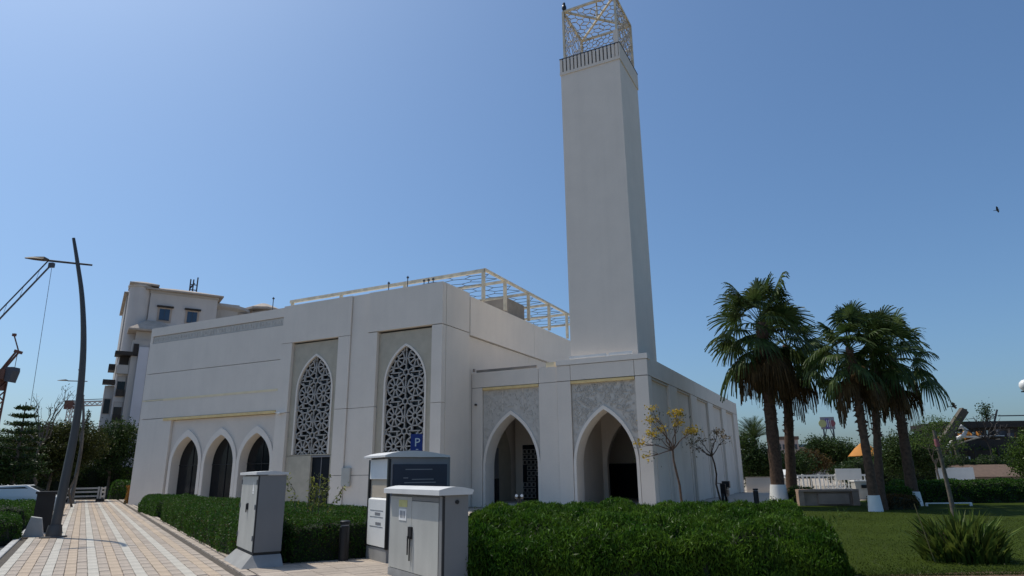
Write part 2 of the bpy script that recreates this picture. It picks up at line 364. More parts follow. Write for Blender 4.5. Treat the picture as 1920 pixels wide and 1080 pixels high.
# -- tall front block
TOPZ = 11.26
fpanel(-14.37, -9.585, 9.02, TOPZ, FB, FB+.36)
fpanel(-20.65, -15.55, 9.0, TOPZ, FB, FB+.36)
for z0, z1 in ((0, 1.6), (1.6, 5.03), (5.03, TOPZ)): fpanel(-15.55, -14.37, z0, z1, FB+.09, FB+.36)
for x0, x1 in ((-14.37, -13.70), (-10.23, -9.585), (-20.65, -19.8), (-16.4, -15.55)):
    for z0, z1 in ((-.05, 1.6), (1.6, 5.03), (5.03, 9.0)): fpanel(x0, x1, z0, z1, FB+.004, FB+.36)
WZ = (6.15, 8.12)
for x0, x1, cx, hw in ((-13.70, -10.23, -11.93, 1.25), (-19.8, -16.4, -18.06, 1.25)):
    left = cx < -15
    hole = arch_pts(cx, hw, *WZ, 14, 2.72)
    fpanel(x0, x1, -.05 if not left else 2.66, 8.93, FB+.2, FB+.34, 'beige', [hole], 'recess_panel')
    if left:
        fpanel(x0, -17.98, -.05, 2.66, FB+.2, FB+.34, 'beige', None, 'recess_panel'); fpanel(-16.66, x1, -.05, 2.66, FB+.2, FB+.34, 'beige', None, 'recess_panel')
        MB().box(-17.97, -16.67, FB+.33, FB+.38, -.05, 2.55).build('side_door', 'door', mq)
        MB().box(-17.97, -16.67, FB+.22, FB+.40, 2.56, 2.65).box(-17.335, -17.305, FB+.30, FB+.33, 0, 2.55).build('door_frame', 'greyframe', mq)
    # window: arch edging, dark glass, strapwork screen
    out = arch_pts(cx, hw+.08, WZ[0], WZ[1]+.11, 14, 2.72)
    wf = MB().prism([out[:]+list(reversed(arch_pts(cx, hw-.02, WZ[0], WZ[1]-.02, 14, 2.72)))], FB+.15, FB+.33).build('window_frame', 'trim', mq)
    MB().prism([arch_pts(cx, hw+.05, WZ[0], WZ[1]+.02, 14, 2.7)], FB+.42, FB+.44).build('window_pane', 'glass', wf)
    sc = MB(); ptest = lambda x, z: in_arch(x, z, cx, hw, *WZ, 2.74)
    def strap(p, q, wd=.062):
        L = math.hypot(q[0]-p[0], q[1]-p[1]); n = max(1, int(L/.09)); run = None
        for i in range(n):
            a = (p[0]+(q[0]-p[0])*i/n, p[1]+(q[1]-p[1])*i/n); b = (p[0]+(q[0]-p[0])*(i+1)/n, p[1]+(q[1]-p[1])*(i+1)/n)
            ok = ptest((a[0]+b[0])/2, (a[1]+b[1])/2)
            if ok and run is None: run = a
            if (not ok) and run is not None: sc.bar((run[0], FB+.285, run[1]), (a[0], FB+.285, a[1]), wd, .09, (0, 1, 0)); run = None
        if run is not None: sc.bar((run[0], FB+.285, run[1]), (q[0], FB+.285, q[1]), wd, .09, (0, 1, 0))
    def ring(c, r, n, wd, ph=0):
        for i in range(n):
            a, b = 2*PI*i/n+ph, 2*PI*(i+1)/n+ph
            strap((c[0]+r*math.cos(a), c[1]+r*math.sin(a)), (c[0]+r*math.cos(b), c[1]+r*math.sin(b)), wd)
    DX, DZ = 1.27, 1.5
    for r in range(-1, 5):
        for q in (-1, 0, 1, 2):
            c = (cx-DX/2+DX*q, 2.98+DZ*r); ring(c, .15, 10, .07); ring(c, .52, 10, .06)
            for k in range(10):
                a = 2*PI*k/10; strap((c[0]+.16*math.cos(a), c[1]+.16*math.sin(a)), (c[0]+.52*math.cos(a), c[1]+.52*math.sin(a)), .058)
                if k % 2: strap((c[0]+.52*math.cos(a), c[1]+.52*math.sin(a)), (c[0]+.72*math.cos(a+.12), c[1]+.72*math.sin(a+.12)), .055)
            m2 = (c[0]+DX/2, c[1]+DZ/2); ring(m2, .17, 6, .06, PI/6)
            for k in range(6):
                a = PI/3*k+PI/6; strap((m2[0]+.17*math.cos(a), m2[1]+.17*math.sin(a)), (m2[0]+.46*math.cos(a), m2[1]+.46*math.sin(a)), .055)
            strap((c[0]-.2, c[1]+DZ/2), (c[0]-.2, c[1]+DZ/2+.3), .055); strap((c[0]+.2, c[1]+DZ/2-.3), (c[0]+.2, c[1]+DZ/2), .055)
            strap((c[0]-.34, c[1]+DZ/2), (c[0]+.34, c[1]+DZ/2), .055); strap((m2[0], c[1]-.36), (m2[0], c[1]+.36), .055); strap((m2[0]-.1, c[1]), (m2[0]+.1, c[1]), .055)
    sc.build('lattice_screen', 'screen', wf)
# -- low wing with the three arches
WB = FB+.04
fpanel(-32.6, -20.66, 10.62, 11.2, WB, WB+.4)
fpanel(-32.6, -20.66, 10.15, 10.62, WB+.06, WB+.4, 'relief', None, 'frieze_panel')
rb = MB()
for i in range(46):
    x = -32.2+i*.25; h = random.uniform(.12, .3); rb.box(x, x+random.uniform(.05, .12), WB+.035, WB+.062, 10.38-h/2, 10.38+h/2)
stuff(rb.build('frieze_relief', 'relief', mq))
fpanel(-32.6, -20.66, 8.11, 10.14, WB, WB+.4); fpanel(-32.6, -20.66, 6.42, 8.10, WB, WB+.4)
fpanel(-32.6, -20.66, 5.2, 6.33, WB, WB+.4)
MB().box(-30.5, -20.67, WB-.02, WB+.3, 6.30, 6.43).box(-32.58, -30.5, WB+.0, WB+.3, 6.335, 6.415).build('pale_gold_strip', 'palegold', mq)
MB().box(-30.25, -20.67, WB-.05, WB+.2, 5.04, 5.19).build('gold_ledge', 'gold', mq)
fpanel(-32.6, -29.5, -.05, 5.19, WB, WB+.4)
holes = [arch_pts(c, 1.30, 2.3, 4.15, 14, .0) for c in (-27.92, -25.0, -22.1)]
fpanel(-29.5, -20.66, -.05, 5.03, WB+.15, WB+.4, 'wall2', holes, 'recess_panel')
for c in (-27.92, -25.0, -22.1):
    o_ = arch_pts(c, 1.44, 2.3, 4.40, 14, -.05); i_ = arch_pts(c, 1.20, 2.3, 4.0, 14, -.05)
    fr = MB().prism([o_+list(reversed(i_))], WB+.06, WB+.13).build('arch_moulding', 'trim', mq)
    o2 = arch_pts(c, 1.29, 2.3, 4.13, 14, -.05)
    MB().prism([o2+list(reversed(i_))], WB+.131, WB+.70).build('arch_reveal', 'wall', fr)
    MB().prism([arch_pts(c, 1.22, 2.3, 4.02, 14, -.05)], WB+.66, WB+.69).build('window_pane', 'glass', fr)
    MB().box(c-.02, c+.02, WB+.62, WB+.66, 0, 3.95).box(c-1.19, c+1.19, WB+.62, WB+.655, 2.28, 2.33).build('glazing_bar', 'black', fr)
spanel(-32.6, -32.36, WB, 26.4, -.05, 11.2)
# -- hall side wall above and behind the porch
spanel(-9.9, -9.585, FB+.37, -.45, 9.02, TOPZ); spanel(-9.9, -9.585, FB+.37, -.45, -.05, 9.0)
for y0, y1 in ((-.36, 8.0), (8.0, 17.0), (17.0, 26.5)): spanel(-9.9, -9.60, y0, y1, 8.91, 11.12)
for y0, y1 in ((-.36, 7.4), (7.4, 26.5)): spanel(-9.95, -9.74, y0, y1, -.05, 8.89, 'wall2')
# -- porch: fascia, piers, infill with arches
def fp(a0, a1, z0, z1, y0=0, y1=.5, m='wall', holes=None, name='wall_panel'): return fpanel(-a1, -a0, z0, z1, y0, y1, m, holes, name)
fp(0, .66, 6.06, 6.85); fp(.66, 3.97, 6.06, 6.85); fp(3.97, 4.72, 6.06, 6.85)
MB().box(-4.74, .03, -.035, .5, 6.862, 7.12).build('coping', 'trim', mq)
for z0, z1 in ((-.05, 6.05),):
    fp(0, .66, z0, z1); fp(3.97, 4.72, z0, z1); fp(4.72, 5.76, z0, z1, .05); fp(9.06, 9.72, z0, z1, .05)
fp(4.72, 5.76, 6.05, 6.86, .05); fp(5.76, 9.72, 6.05, 6.86, .05)
def porch_arch(a0, a1, c, yf, relief):
    w = 1.55
    hole = arch_pts(-c, w, 1.95, 4.66, 18, -.04)
    hole = [(x, max(z, -.03)) for x, z in hole]
    pan = MB(); o = [(-a1+G, -.05), ] ; L = [(-a1+G, 6.02), (-a1+G, -.05)]+arch_pts(-c, w, 1.95, 4.66, 18, -.05)+[(-a0-G, -.05), (-a0-G, 6.02)]
    pan.prism([L], yf+.12, yf+.5); p = pan.build('infill_panel', 'relief', mq)
    rl = MB()
    for i in range(900 if relief > 1 else 380):        # carved scrolls
        x = random.uniform(-a1+.1, -a0-.1); z = random.uniform(2.2, 5.85)
        if in_arch(x, z, -c, w+.22, 1.95, 4.95, -1): continue
        r = random.uniform(.03, .10); a0_ = random.random()*6.28; sp = random.uniform(1.5, 4.2); n = 4
        for k in range(n):
            q0, q1 = a0_+sp*k/n, a0_+sp*(k+1)/n
            rl.bar((x+r*math.cos(q0), yf+.112, z+r*math.sin(q0)), (x+r*math.cos(q1), yf+.112, z+r*math.sin(q1)), .026, .024*relief, (0, 1, 0))
    stuff(rl.build('carved_relief', 'relief', p))
    o_ = arch_pts(-c, w+.09, 1.95, 4.76, 18, -.05); i_ = arch_pts(-c, w-.05, 1.95, 4.56, 18, -.05)
    f_ = MB().prism([o_+list(reversed(i_))], yf+.03, yf+.118).build('arch_moulding', 'trim', mq)
    o2 = arch_pts(-c, w-.004, 1.95, 4.65, 18, -.05)
    MB().prism([o2+list(reversed(i_))], yf+.119, yf+1.0).build('arch_reveal', 'trim', f_)
    MB().box(-a1+.02, -a0-.02, yf-.03, yf+.2, 5.90, 6.03).build('gold_lintel', 'gold', mq)
porch_arch(.66, 3.97, 2.32, 0, 2); porch_arch(5.76, 9.06, 7.4, .05, 1)
for a in (6.7, 7.9): MB().box(-a-.012, -a+.012, .155, .175, 4.8, 5.93).build('panel_joint', 'trim', mq)
# porch rooms
MB().box(-9.6, -.36, .5, 9.2, -.1, .12).build('porch_floor', 'floor', mq)
MB().box(-9.6, -.36, .52, 9.2, 5.2, 6.6).build('porch_ceiling', 'wall2', mq)
MB().box(-5.15, -4.2, .52, 5.0, .12, 5.2).build('partition_wall', 'wall2', mq)
bw = MB()
bw.prism([[(-9.6, 5.2), (-9.6, .12), (-4.6, .12)]+[(-4.6, .12)][:0]+[(-4.6, 5.2)]], 5.0, 5.3)
bw.prism([[(-4.59, 5.2), (-4.59, .12)]+arch_pts(-2.85, 1.1, 1.95, 4.3, 14, .12)+[(-.36, .12), (-.36, 5.2)]], 5.0, 5.3)
bw.build('rear_wall', 'wall2', mq)
MB().box(-9.6, -.36, 9.2, 9.5, -.1, 5.2).build('inner_wall', 'wall2', mq)
MB().box(-5.6, -2.9, 9.12, 9.19, .12, 2.1).build('inner_door', 'door', mq)
MB().box(-4.7, -4.62, 8.6, 8.68, .12, 1.5).build('inner_post', 'black', mq)
lt = MB()                                                                       # lattice door seen through the left arch
for i in range(4):
    for j in range(9):
        if random.random() < .75:
            x, z = -8.95+i*.27, .35+j*.31; q = .105
            for (p0, p1) in (((x-q, z-q), (x+q, z-q)), ((x+q, z-q), (x+q, z+q)), ((x+q, z+q), (x-q, z+q)), ((x-q, z+q), (x-q, z-q))):
                lt.bar((p0[0], 4.93, p0[1]), (p1[0], 4.93, p1[1]), .035, .05, (0, 1, 0))
ld = MB().box(-9.1, -7.9, 4.95, 4.99, .12, 3.2).build('inner_lattice_door', 'door', mq); lt.build('door_lattice', 'screen', ld)
# arched niche with a door in the hall wall inside the porch
MB().prism([arch_pts(3.6, 1.0, 2.2, 4.3, 12, .12)], -9.735, -9.70, 'yz').build('hall_niche', 'beige', mq)
MB().box(-9.70, -9.66, 2.2, 3.0, .12, 3.0).build('hall_door', 'greyframe', mq)
MB().box(-9.35, -8.95, 1.3, 1.7, .12, 1.35).build('shoe_stand', 'black', mq)
MB().box(-5.35, -4.85, .12, .4, 6.865, 7.1).build('gold_bracket', 'palegold', mq)
# -- right flank
spanel(-.36, -.01, .5, 26.7, 6.06, 6.98)
MB().box(-9.6, -.4, 9.5, 26.4, -.1, 6.6).box(-.62, -.4, .5, 9.5, -.1, 6.6).build('porch_core', 'joint', mq)
MB().box(-9.6, -.1, .6, 26.4, 6.62, 6.70).build('porch_roof', 'roof', mq)
ys = [(.5, .66)]; y = .66
for i in range(5):
    r0, r1 = y, y+3.45; spanel(-.40, -.16, r0, r1, -.05, 6.04, 'wall2', 'recess_panel')
    bl = arch_pts((r0+r1)/2, 1.2, 2.2, 4.3, 12, -.05); bi = arch_pts((r0+r1)/2, 1.1, 2.2, 4.15, 12, -.05)
    MB().prism([bl+list(reversed(bi))], -.158, -.13, 'yz').build('blind_arch', 'wall2', mq)
    MB().box(-.2, -.05, r0+.02, r1-.02, 5.94, 6.03).build('flank_lintel', 'cream', mq)
    spanel(-.36, -.01, r1, r1+1.78 if i < 4 else 26.7, -.05, 6.05); y = r1+1.78
spanel(-.36, -.01, .51, .655, -.05, 6.05)
MB().box(-9.6, 0, 26.71, 26.95, -.05, 7.0).build('rear_wall_face', 'wall', mq)
# -- fittings
MB().box(-4.0, -2.05, .02, .10, 7.16, 7.29).box(-1.9, -.72, .02, .10, 7.16, 7.29).box(-2.05, -1.9, .03, .11, 7.125, 7.22).build('light_strip', 'white', mq)
MB().box(-15.58, -15.05, FB-.06, FB+.05, 1.05, 1.98).build('meter_box', 'cab', mq)
cc = MB().lathe([(0, 0), (.06, .0), (.1, .05), (.1, .09), (0, .09)], 10, (-20.3, FB-.1, 4.93)).build('security_camera', 'white', mq)
MB().box(-20.6, -19.9, FB-.12, FB-.02, 5.03, 5.06).build('bracket', 'white', cc)
MB().box(-9.45, -9.38, -.12, .02, 5.1, 5.19).build('wall_light', 'black', mq); MB().box(-9.58, -9.5, -.1, .05, 6.92, 7.08).box(-9.5, -5.9, .15, .22, 6.9, 7.03).build('roof_rail', 'ac', mq)
MB().box(-15.95, -15.85, FB+.06, FB+.091, 3.3, 3.5).build('wall_socket', 'cab', mq)
for x, h in ((-12.7, .7), (-14.0, .55), (-22.9, .8), (-11.6, .35), (-11.3, .35), (-11.0, .35)):
    MB().bar((x, FB+1.2, 11.05), (x, FB+1.2, 11.6+h), .035).box(x-.05, x+.05, FB+1.15, FB+1.25, 11.55+h-.08, 11.55+h).build('lightning_rod', 'dksteel', mq)

# ------------------------------------------------------------------ minaret
mn = thing('minaret', 'tall plain white square minaret with openwork gold cage on top', 'minaret', BWd(-.58, .6, 7.0), BRZ)
MB().box(-3.55, 0, 0, 3.55, .0, 16.95).build('shaft', 'wall', mn)
Z0 = 16.95
MB().box(-3.60, .05, -.05, 3.60, Z0+.002, Z0+.18).build('cornice', 'wall2', mn)
par = MB().box(.0, .05, -.05, 3.6, Z0+.182, Z0+1.06).box(-3.6, 0, 3.5, 3.6, Z0+.182, Z0+1.06).box(-3.60, -3.5, .05, 3.5, Z0+.182, Z0+1.06).build('parapet', 'wall2', mn)
MB().box(-3.5, 0, .06, .08, Z0+.19, Z0+1.02).build('parapet_back', 'dksteel', mn)
for i in range(16):
    x = -3.58+i*.226; MB().box(x, x+.15, -.05, .04, Z0+.182, Z0+1.03).build('parapet_slat', 'wall2', mn)
MB().bar((-3.6, -.01, Z0+1.06), (.05, -.01, Z0+1.06), .1, .06).bar((.02, .04, Z0+1.09), (.02, 3.6, Z0+1.09), .1, .06).build('handrail', 'dksteel', mn)
MB().box(-.28, -.02, .02, .26, Z0+.2, Z0+2.0).build('corner_pier', 'wall2', mn)
cg = MB(); CX0, CX1, CY0, CY1, CZ0, CZ1 = -3.35, -.12, .2, 3.35, Z0+.3, Z0+4.45
for x in (CX0, CX1):
    for yy in (CY0, CY1): cg.bar((x, yy, CZ0), (x, yy, CZ1), .12)
for z in (CZ1,):
    cg.bar((CX0, CY0, z), (CX1, CY0, z), .12).bar((CX0, CY1, z), (CX1, CY1, z), .12).bar((CX0, CY0, z), (CX0, CY1, z), .12).bar((CX1, CY0, z), (CX1, CY1, z), .12)
cg.bar((CX0, CY0, CZ1+.02), (CX1, CY1, CZ1+.02), .11).bar((CX0, CY1, CZ1-.02), (CX1, CY0, CZ1-.02), .11)
cg.tube([((CX0+CX1)/2, (CY0+CY1)/2, CZ1), ((CX0+CX1)/2, (CY0+CY1)/2, CZ1+1.3)], [.07, .05], 6)
cgo = cg.build('cage_frame', 'goldmetal', mn)
def star_panel(mb, P, w_, h_, cell, wd, dens=1.0):
    """irregular star strapwork on a w x h rectangle; P maps (u,v) to 3D"""
    nu, nv = max(1, round(w_/cell)), max(1, round(h_/cell)); du, dv = w_/nu, h_/nv
    def ln(a, b):
        cl = lambda p: (min(max(p[0], 0), w_), min(max(p[1], 0), h_)); a, b = cl(a), cl(b)
        if abs(a[0]-b[0])+abs(a[1]-b[1]) > .02: mb.bar(P(*a), P(*b), wd)
    for i in range(nu):
        for j in range(nv):
            cx, cy = (i+.5)*du, (j+.5)*dv; n = 8; r1, r2, r3 = .2*du, .38*du, .56*du
            for k in range(n):
                a, b = 2*PI*k/n, 2*PI*(k+1)/n; m_ = (a+b)/2
                p = lambda r, t: (cx+r*math.cos(t), cy+r*math.sin(t)*dv/du)
                ln(p(r1, a), p(r1, b)); ln(p(r1, a), p(r2, a)); ln(p(r2, a), p(r3, m_)); ln(p(r3, m_), p(r2, b))
                if dens > .9: ln(p(r2, a), p(r2*1.2, m_-.1))
mx_, my_ = CX1-CX0, CY1-CY0
for nm, Pf, ww, hh in (('front', lambda u, v: (CX0+u, CY0+.02, CZ0+v), mx_, CZ1-CZ0), ('rear', lambda u, v: (CX0+u, CY1-.02, CZ0+v), mx_, CZ1-CZ0),
                       ('l', lambda u, v: (CX0+.02, CY0+u, CZ0+v), my_, CZ1-CZ0), ('r', lambda u, v: (CX1-.02, CY0+u, CZ0+v), my_, CZ1-CZ0), ('top', lambda u, v: (CX0+u, CY0+v, CZ1-.03), mx_, my_)):
    b = MB()
    if nm == 'front':
        b.bar(Pf(0, hh*.98), Pf(ww*.5, hh*.3), .03)
        for u in (.0, ww*.02): b.bar(Pf(u, 0), Pf(u, hh), .03)
    else: star_panel(b, Pf, ww, hh, 1.05 if nm != 'top' else 1.6, .034)
    b.build('cage_lattice', 'rust', mn)
bd = MB()                                                                       # bird on the cage corner
def bird_mesh(b, sc_=1.0, flying=False):
    b.lathe([(0, -.16), (.05, -.12), (.085, -.02), (.075, .08), (.045, .13), (.055, .17), (.045, .22), (0, .25)], 10)
    b.add([(-.03, .05, -.1), (.03, .05, -.1), (.05, .12, -.32), (-.05, .12, -.32)], [(0, 1, 2, 3)]); b.add([(-.015, -.04, .2), (.015, -.04, .2), (0, -.11, .19)], [(0, 1, 2)])
    if flying:
        for s_ in (-1, 1): b.add([(0, 0, .1), (s_*.3, 0, .2), (s_*.58, .05, .06), (s_*.3, .04, -.02), (0, 0, -.08)], [(0, 1, 2, 3, 4)])
    return b
p = BWd(-.58, .6)+Matrix.Rotation(BRZ, 3, 'Z') @ Vector((CX0+.08, CY0, 0))
o = bird_mesh(bd).build('bird', 'black', None, (p.x, p.y, 7+CZ1+.25)); o.scale = (1.7, 1.7, 1.6); tag(o, 'dark bird perched on the left corner of the minaret cage', 'bird')
for (x, y, z, sc_, lb) in ((31.5, 40, 17.7, .55, 'dark bird flying high in the right of the sky'), (29.57, 45, 5.61, .8, 'small bird flying low above the leaning beam')):
    o = bird_mesh(MB(), 1, True).build('bird', 'black', None, (x, y, z), random.random()*3); o.scale = (sc_,)*3; o.rotation_euler = (1.2, .5, .8); tag(o, lb, 'bird')

# ------------------------------------------------------------------ roof pergola
pg = thing('roof_pergola', 'gold painted steel pergola frame on the mosque roof', 'pergola', BO, BRZ)
YS = (.91, 3.62, 6.95, 10.3, 13.6, 17.0)
for yy in YS: MB().box(-9.57, -9.40, yy-.08, yy+.08, 11.13 if yy > 0 else 11, 13.0).build('post', 'goldmetal', pg)
for x in (-15.0, -20.0, -24.2):
    for yy in YS[::2]: MB().box(x-.08, x+.08, yy-.08, yy+.08, 11.06, 12.8).build('post', 'goldmetal', pg)
fb = MB().bar((-24.4, .91, 12.92), (-9.40, .91, 12.92), .14, .2).build('front_beam', 'goldmetal', pg)
MB().bar((-9.485, 1.0, 13.02), (-9.485, 17.1, 13.02), .16, .14).build('side_beam', 'goldmetal', pg)
for yy in YS[1:]: MB().bar((-24.4, yy, 12.96), (-9.58, yy, 12.96), .12, .16).build('rafter', 'goldmetal', pg)
for i in range(len(YS)-1):
    for xa in (-14.5,):
        b = MB(); star_panel(b, lambda u, v: (xa+u, YS[i]+.1+v, 12.93), 4.9, YS[i+1]-YS[i]-.2, 3.4, .026, .5); b.build('roof_lattice', 'dksteel', pg)
ac = thing('rooftop_unit', 'brown grey air handling unit on the roof behind the pergola posts', 'air conditioner', BWd(-11.2, 6.6, 11.06), BRZ)
MB().box(-1.0, 1.0, -1.2, 1.2, .25, 1.35).build('casing', 'ac', ac); MB().box(-.9, -.7, -1.1, 1.1, 0, .25).box(.7, .9, -1.1, 1.1, 0, .25).build('skid', 'dksteel', ac)
MB().lathe([(.45, 0), (.45, .1), (.38, .1), (.38, .02), (0, .02)], 16, (0, 0, 1.35)).build('fan', 'dksteel', ac)

# ------------------------------------------------------------------ cabinets, kiosk, signs
def path_thing(name, label, cat, s, t, group=None): return thing(name, label, cat, PW(s, t, 0), TH, group)    # local x across, y along the path
c1 = path_thing('utility_cabinet', 'grey metal utility cabinet on a flared concrete plinth at the hedge edge', 'cabinet', 13.55, 2.80)
L_, D_ = 1.52, .52
b = MB(); fl = [(-.20, -.17), (D_+.02, -.17), (D_+.02, L_+.12), (-.20, L_+.12)]; tp = [(0, .0), (D_, 0), (D_, L_), (0, L_)]
b.add([(x, y, 0) for x, y in fl]+[(x, y, .20) for x, y in tp], [(0, 1, 5, 4), (1, 2, 6, 5), (2, 3, 7, 6), (3, 0, 4, 7), (4, 5, 6, 7)]); b.build('plinth', 'concrete', c1)
MB().box(.02, D_-.01, .02, L_-.02, .2, .25).build('base_gap', 'cabdark', c1)
MB().box(.03, D_, 0, L_, .25, 1.62).build('casing', 'cabshade', c1)
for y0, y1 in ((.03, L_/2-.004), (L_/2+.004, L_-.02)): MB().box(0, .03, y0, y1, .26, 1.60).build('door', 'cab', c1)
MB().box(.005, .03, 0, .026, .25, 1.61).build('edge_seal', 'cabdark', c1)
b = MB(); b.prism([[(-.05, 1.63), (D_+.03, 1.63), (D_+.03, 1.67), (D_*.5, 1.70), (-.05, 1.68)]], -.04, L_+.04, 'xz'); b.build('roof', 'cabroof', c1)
lk = MB().box(-.02, 0, L_/2-.07, L_/2+.05, .98, 1.10).box(-.035, -.02, L_/2-.03, L_/2+.01, .93, 1.08).build('lock', 'black', c1)
wn = MB(); wn.add([(-.004, L_/2-.5, 1.32), (-.004, L_/2-.33, 1.32), (-.004, L_/2-.415, 1.52)], [(0, 1, 2)]).add([(-.004, L_/2-.5, 1.28), (-.004, L_/2-.33, 1.28), (-.004, L_/2-.33, 1.31), (-.004, L_/2-.5, 1.31)], [(0, 1, 2, 3)]); wn.build('warning_mark', 'white', c1)
for z in (.45, 1.0, 1.45):
    for y in (.045, L_-.045): MB().tube([(-.008, y, z), (-.008, y, z+.09)], .012, 6).build('hinge', 'cabshade', c1)
tc_ = thing('telecom_cabinet', 'slim teal grey cabinet half hidden behind the grey utility cabinet', 'cabinet', PW(14.75, 3.05), TH)
MB().box(0, .42, 0, .5, 0, 1.28).build('casing', 'teal', tc_); MB().box(-.02, .44, -.02, .52, 1.28, 1.32).build('lid', 'cabshade', tc_)

c2 = path_thing('utility_cabinet', 'nearest grey double door cabinet with pale overhanging roof and yellow label', 'cabinet', 9.2, 4.53)
L_, D_ = 2.05, .42
MB().box(-.0, D_, .0, L_, 0, .12).build('plinth', 'concrete', c2)
MB().box(.035, D_, 0, L_, .12, 1.30).build('casing', 'cabshade', c2)
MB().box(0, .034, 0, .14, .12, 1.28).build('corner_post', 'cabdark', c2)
MB().box(-.004, .034, .02, .115, .12, 1.28).build('corner_strip', 'cabshade', c2)
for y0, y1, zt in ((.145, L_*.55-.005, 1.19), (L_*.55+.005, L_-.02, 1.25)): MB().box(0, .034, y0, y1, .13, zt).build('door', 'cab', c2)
MB().box(.004, .034, .145, L_*.55-.005, 1.20, 1.26).build('vent_strip', 'cabshade', c2)
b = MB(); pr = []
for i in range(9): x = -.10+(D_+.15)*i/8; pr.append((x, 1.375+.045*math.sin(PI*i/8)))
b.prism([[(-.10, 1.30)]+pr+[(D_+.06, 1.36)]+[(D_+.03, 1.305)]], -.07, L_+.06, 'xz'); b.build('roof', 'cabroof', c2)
hd = MB().box(-.03, 0, L_*.55-.06, L_*.55+.07, .62, .80).build('handle_recess', 'black', c2)
MB().box(-.045, -.032, L_*.55+.03, L_*.55+.06, .38, .66).box(-.045, -.032, L_*.55-.05, L_*.55-.02, .3, .66).build('handle_bar', 'black', hd)
lb = MB().box(-.006, 0, L_*.55+.18, L_*.55+.52, 1.09, 1.20).build('notice_plate', 'label', c2)
lb2 = MB().box(-.008, 0, L_*.55+.2, L_*.55+.50, .88, 1.06).build('notice_frame', 'white', c2)
for i, y in enumerate((.25, .31, .37, .42)): MB().box(-.011, -.0085, L_*.55+y, L_*.55+y+.03, .92, 1.03).build('printed_mark', 'greyframe', lb2)
MB().lathe([(.0, 0), (.03, 0), (.03, .02), (0, .02)], 10).build('vent_plug', 'black', c2).matrix_basis = Matrix.Translation((D_-.19, -.0, 1.2)) @ Matrix.Rotation(R(90), 4, 'X')

ks = path_thing('parking_kiosk', 'grey kiosk with navy information panel and white payment side', 'kiosk', 12.56, 5.0)
KW, KD = 1.30, 1.12
MB().box(.02, KW-.02, .02, KD-.02, 0, .24).build('plinth', 'concrete', ks)
MB().box(.05, KW, .0, KD-.02, .24, 1.93).build('casing', 'greyframe', ks)
MB().box(.0, .05, .0, .07, .24, 1.90).box(.0, .05, KD-.09, KD-.02, .24, 1.90).build('side_post', 'black', ks)
MB().box(.008, .049, .075, KD-.095, 1.52, 1.90).build('upper_panel', 'white', ks)
MB().box(.04, .049, .075, KD-.095, 1.17, 1.515).build('recess_back', 'cream', ks)
lp_ = MB().box(.0, .049, .075, KD-.095, .27, 1.13); lp_.prism([[(.0, 1.131), (.049, 1.131), (.049, 1.165)]], .075, KD-.095, 'xz'); lpo = lp_.build('lower_panel', 'white', ks)
for z in (.80, .92, .62): MB().box(-.004, 0, .2, KD-.22, z, z+.012).build('panel_slot', 'greyframe', lpo)
for z, y in ((.66, .3), (.84, .35)): MB().box(-.004, 0, y, y+.28, z, z+.05).build('payment_slot', 'greyframe', lpo)
MB().box(.09, KW-.05, -.03, 0, 1.20, 1.80).build('information_panel', 'navy', ks)
tx = bpy.data.curves.new('panel_text', 'FONT'); 
def text(body, size, m, parent, mtx):
    cu = bpy.data.curves.new('lettering', 'FONT'); cu.body = body; cu.size = size; cu.extrude = .001; cu.align_x = 'CENTER'
    o = bpy.data.objects.new('lettering', cu); col.objects.link(o); dg = bpy.context.evaluated_depsgraph_get()
    me = bpy.data.meshes.new_from_object(o.evaluated_get(dg)); bpy.data.objects.remove(o); bpy.data.curves.remove(cu)
    me.materials.clear(); me.materials.append(M[m]); r = bpy.data.objects.new('lettering', me); col.objects.link(r); r.parent = parent; r.matrix_basis = mtx; return r
lt_ = MB()                                   # faint illegible lines on the panel
for z, x0, x1 in ((1.69, .34, .92), (1.53, .3, .4), (1.50, .48, .95), (1.44, .32, 1.0)): lt_.box(x0, x1, -.0335, -.031, z, z+.018)
lt_.build('printed_line', 'greyframe', ks)
b = MB(); pr = [(x, 1.97+.09*math.sin(PI*min(1, max(0, (x+.1)/(KW+.1)))**.8)) for x in np.linspace(-.1, KW+.0, 10)]
b.prism([[(-.1, 1.935)]+pr+[(KW+.0, 1.935)]], -.06, KD+.02, 'xz'); b.build('roof', 'cabroof', ks)
MB().box(KW+.0, KW+.03, -.005, .05, .24, 1.95).build('corner_post', 'cabshade', ks)

ps = thing('parking_sign', 'blue parking sign with white letter P above the kiosk roof', 'sign', (-2.58, 18, 0), R(-4))
MB().tube([(0, 0.03, 0), (0, .03, 2.68)], .03, 8).build('post', 'palesteel', ps)
pl = MB().box(-.16, .16, -.015, .0, 2.18, 2.64).build('plate', 'bluesign', ps)
text('P', .31, 'white', pl, Matrix.Translation((.02, -.018, 2.32)) @ Matrix.Rotation(R(90), 4, 'X'))
MB().box(-.01, .05, -.018, -.0155, 2.23, 2.25).build('sign_mark', 'white', pl)

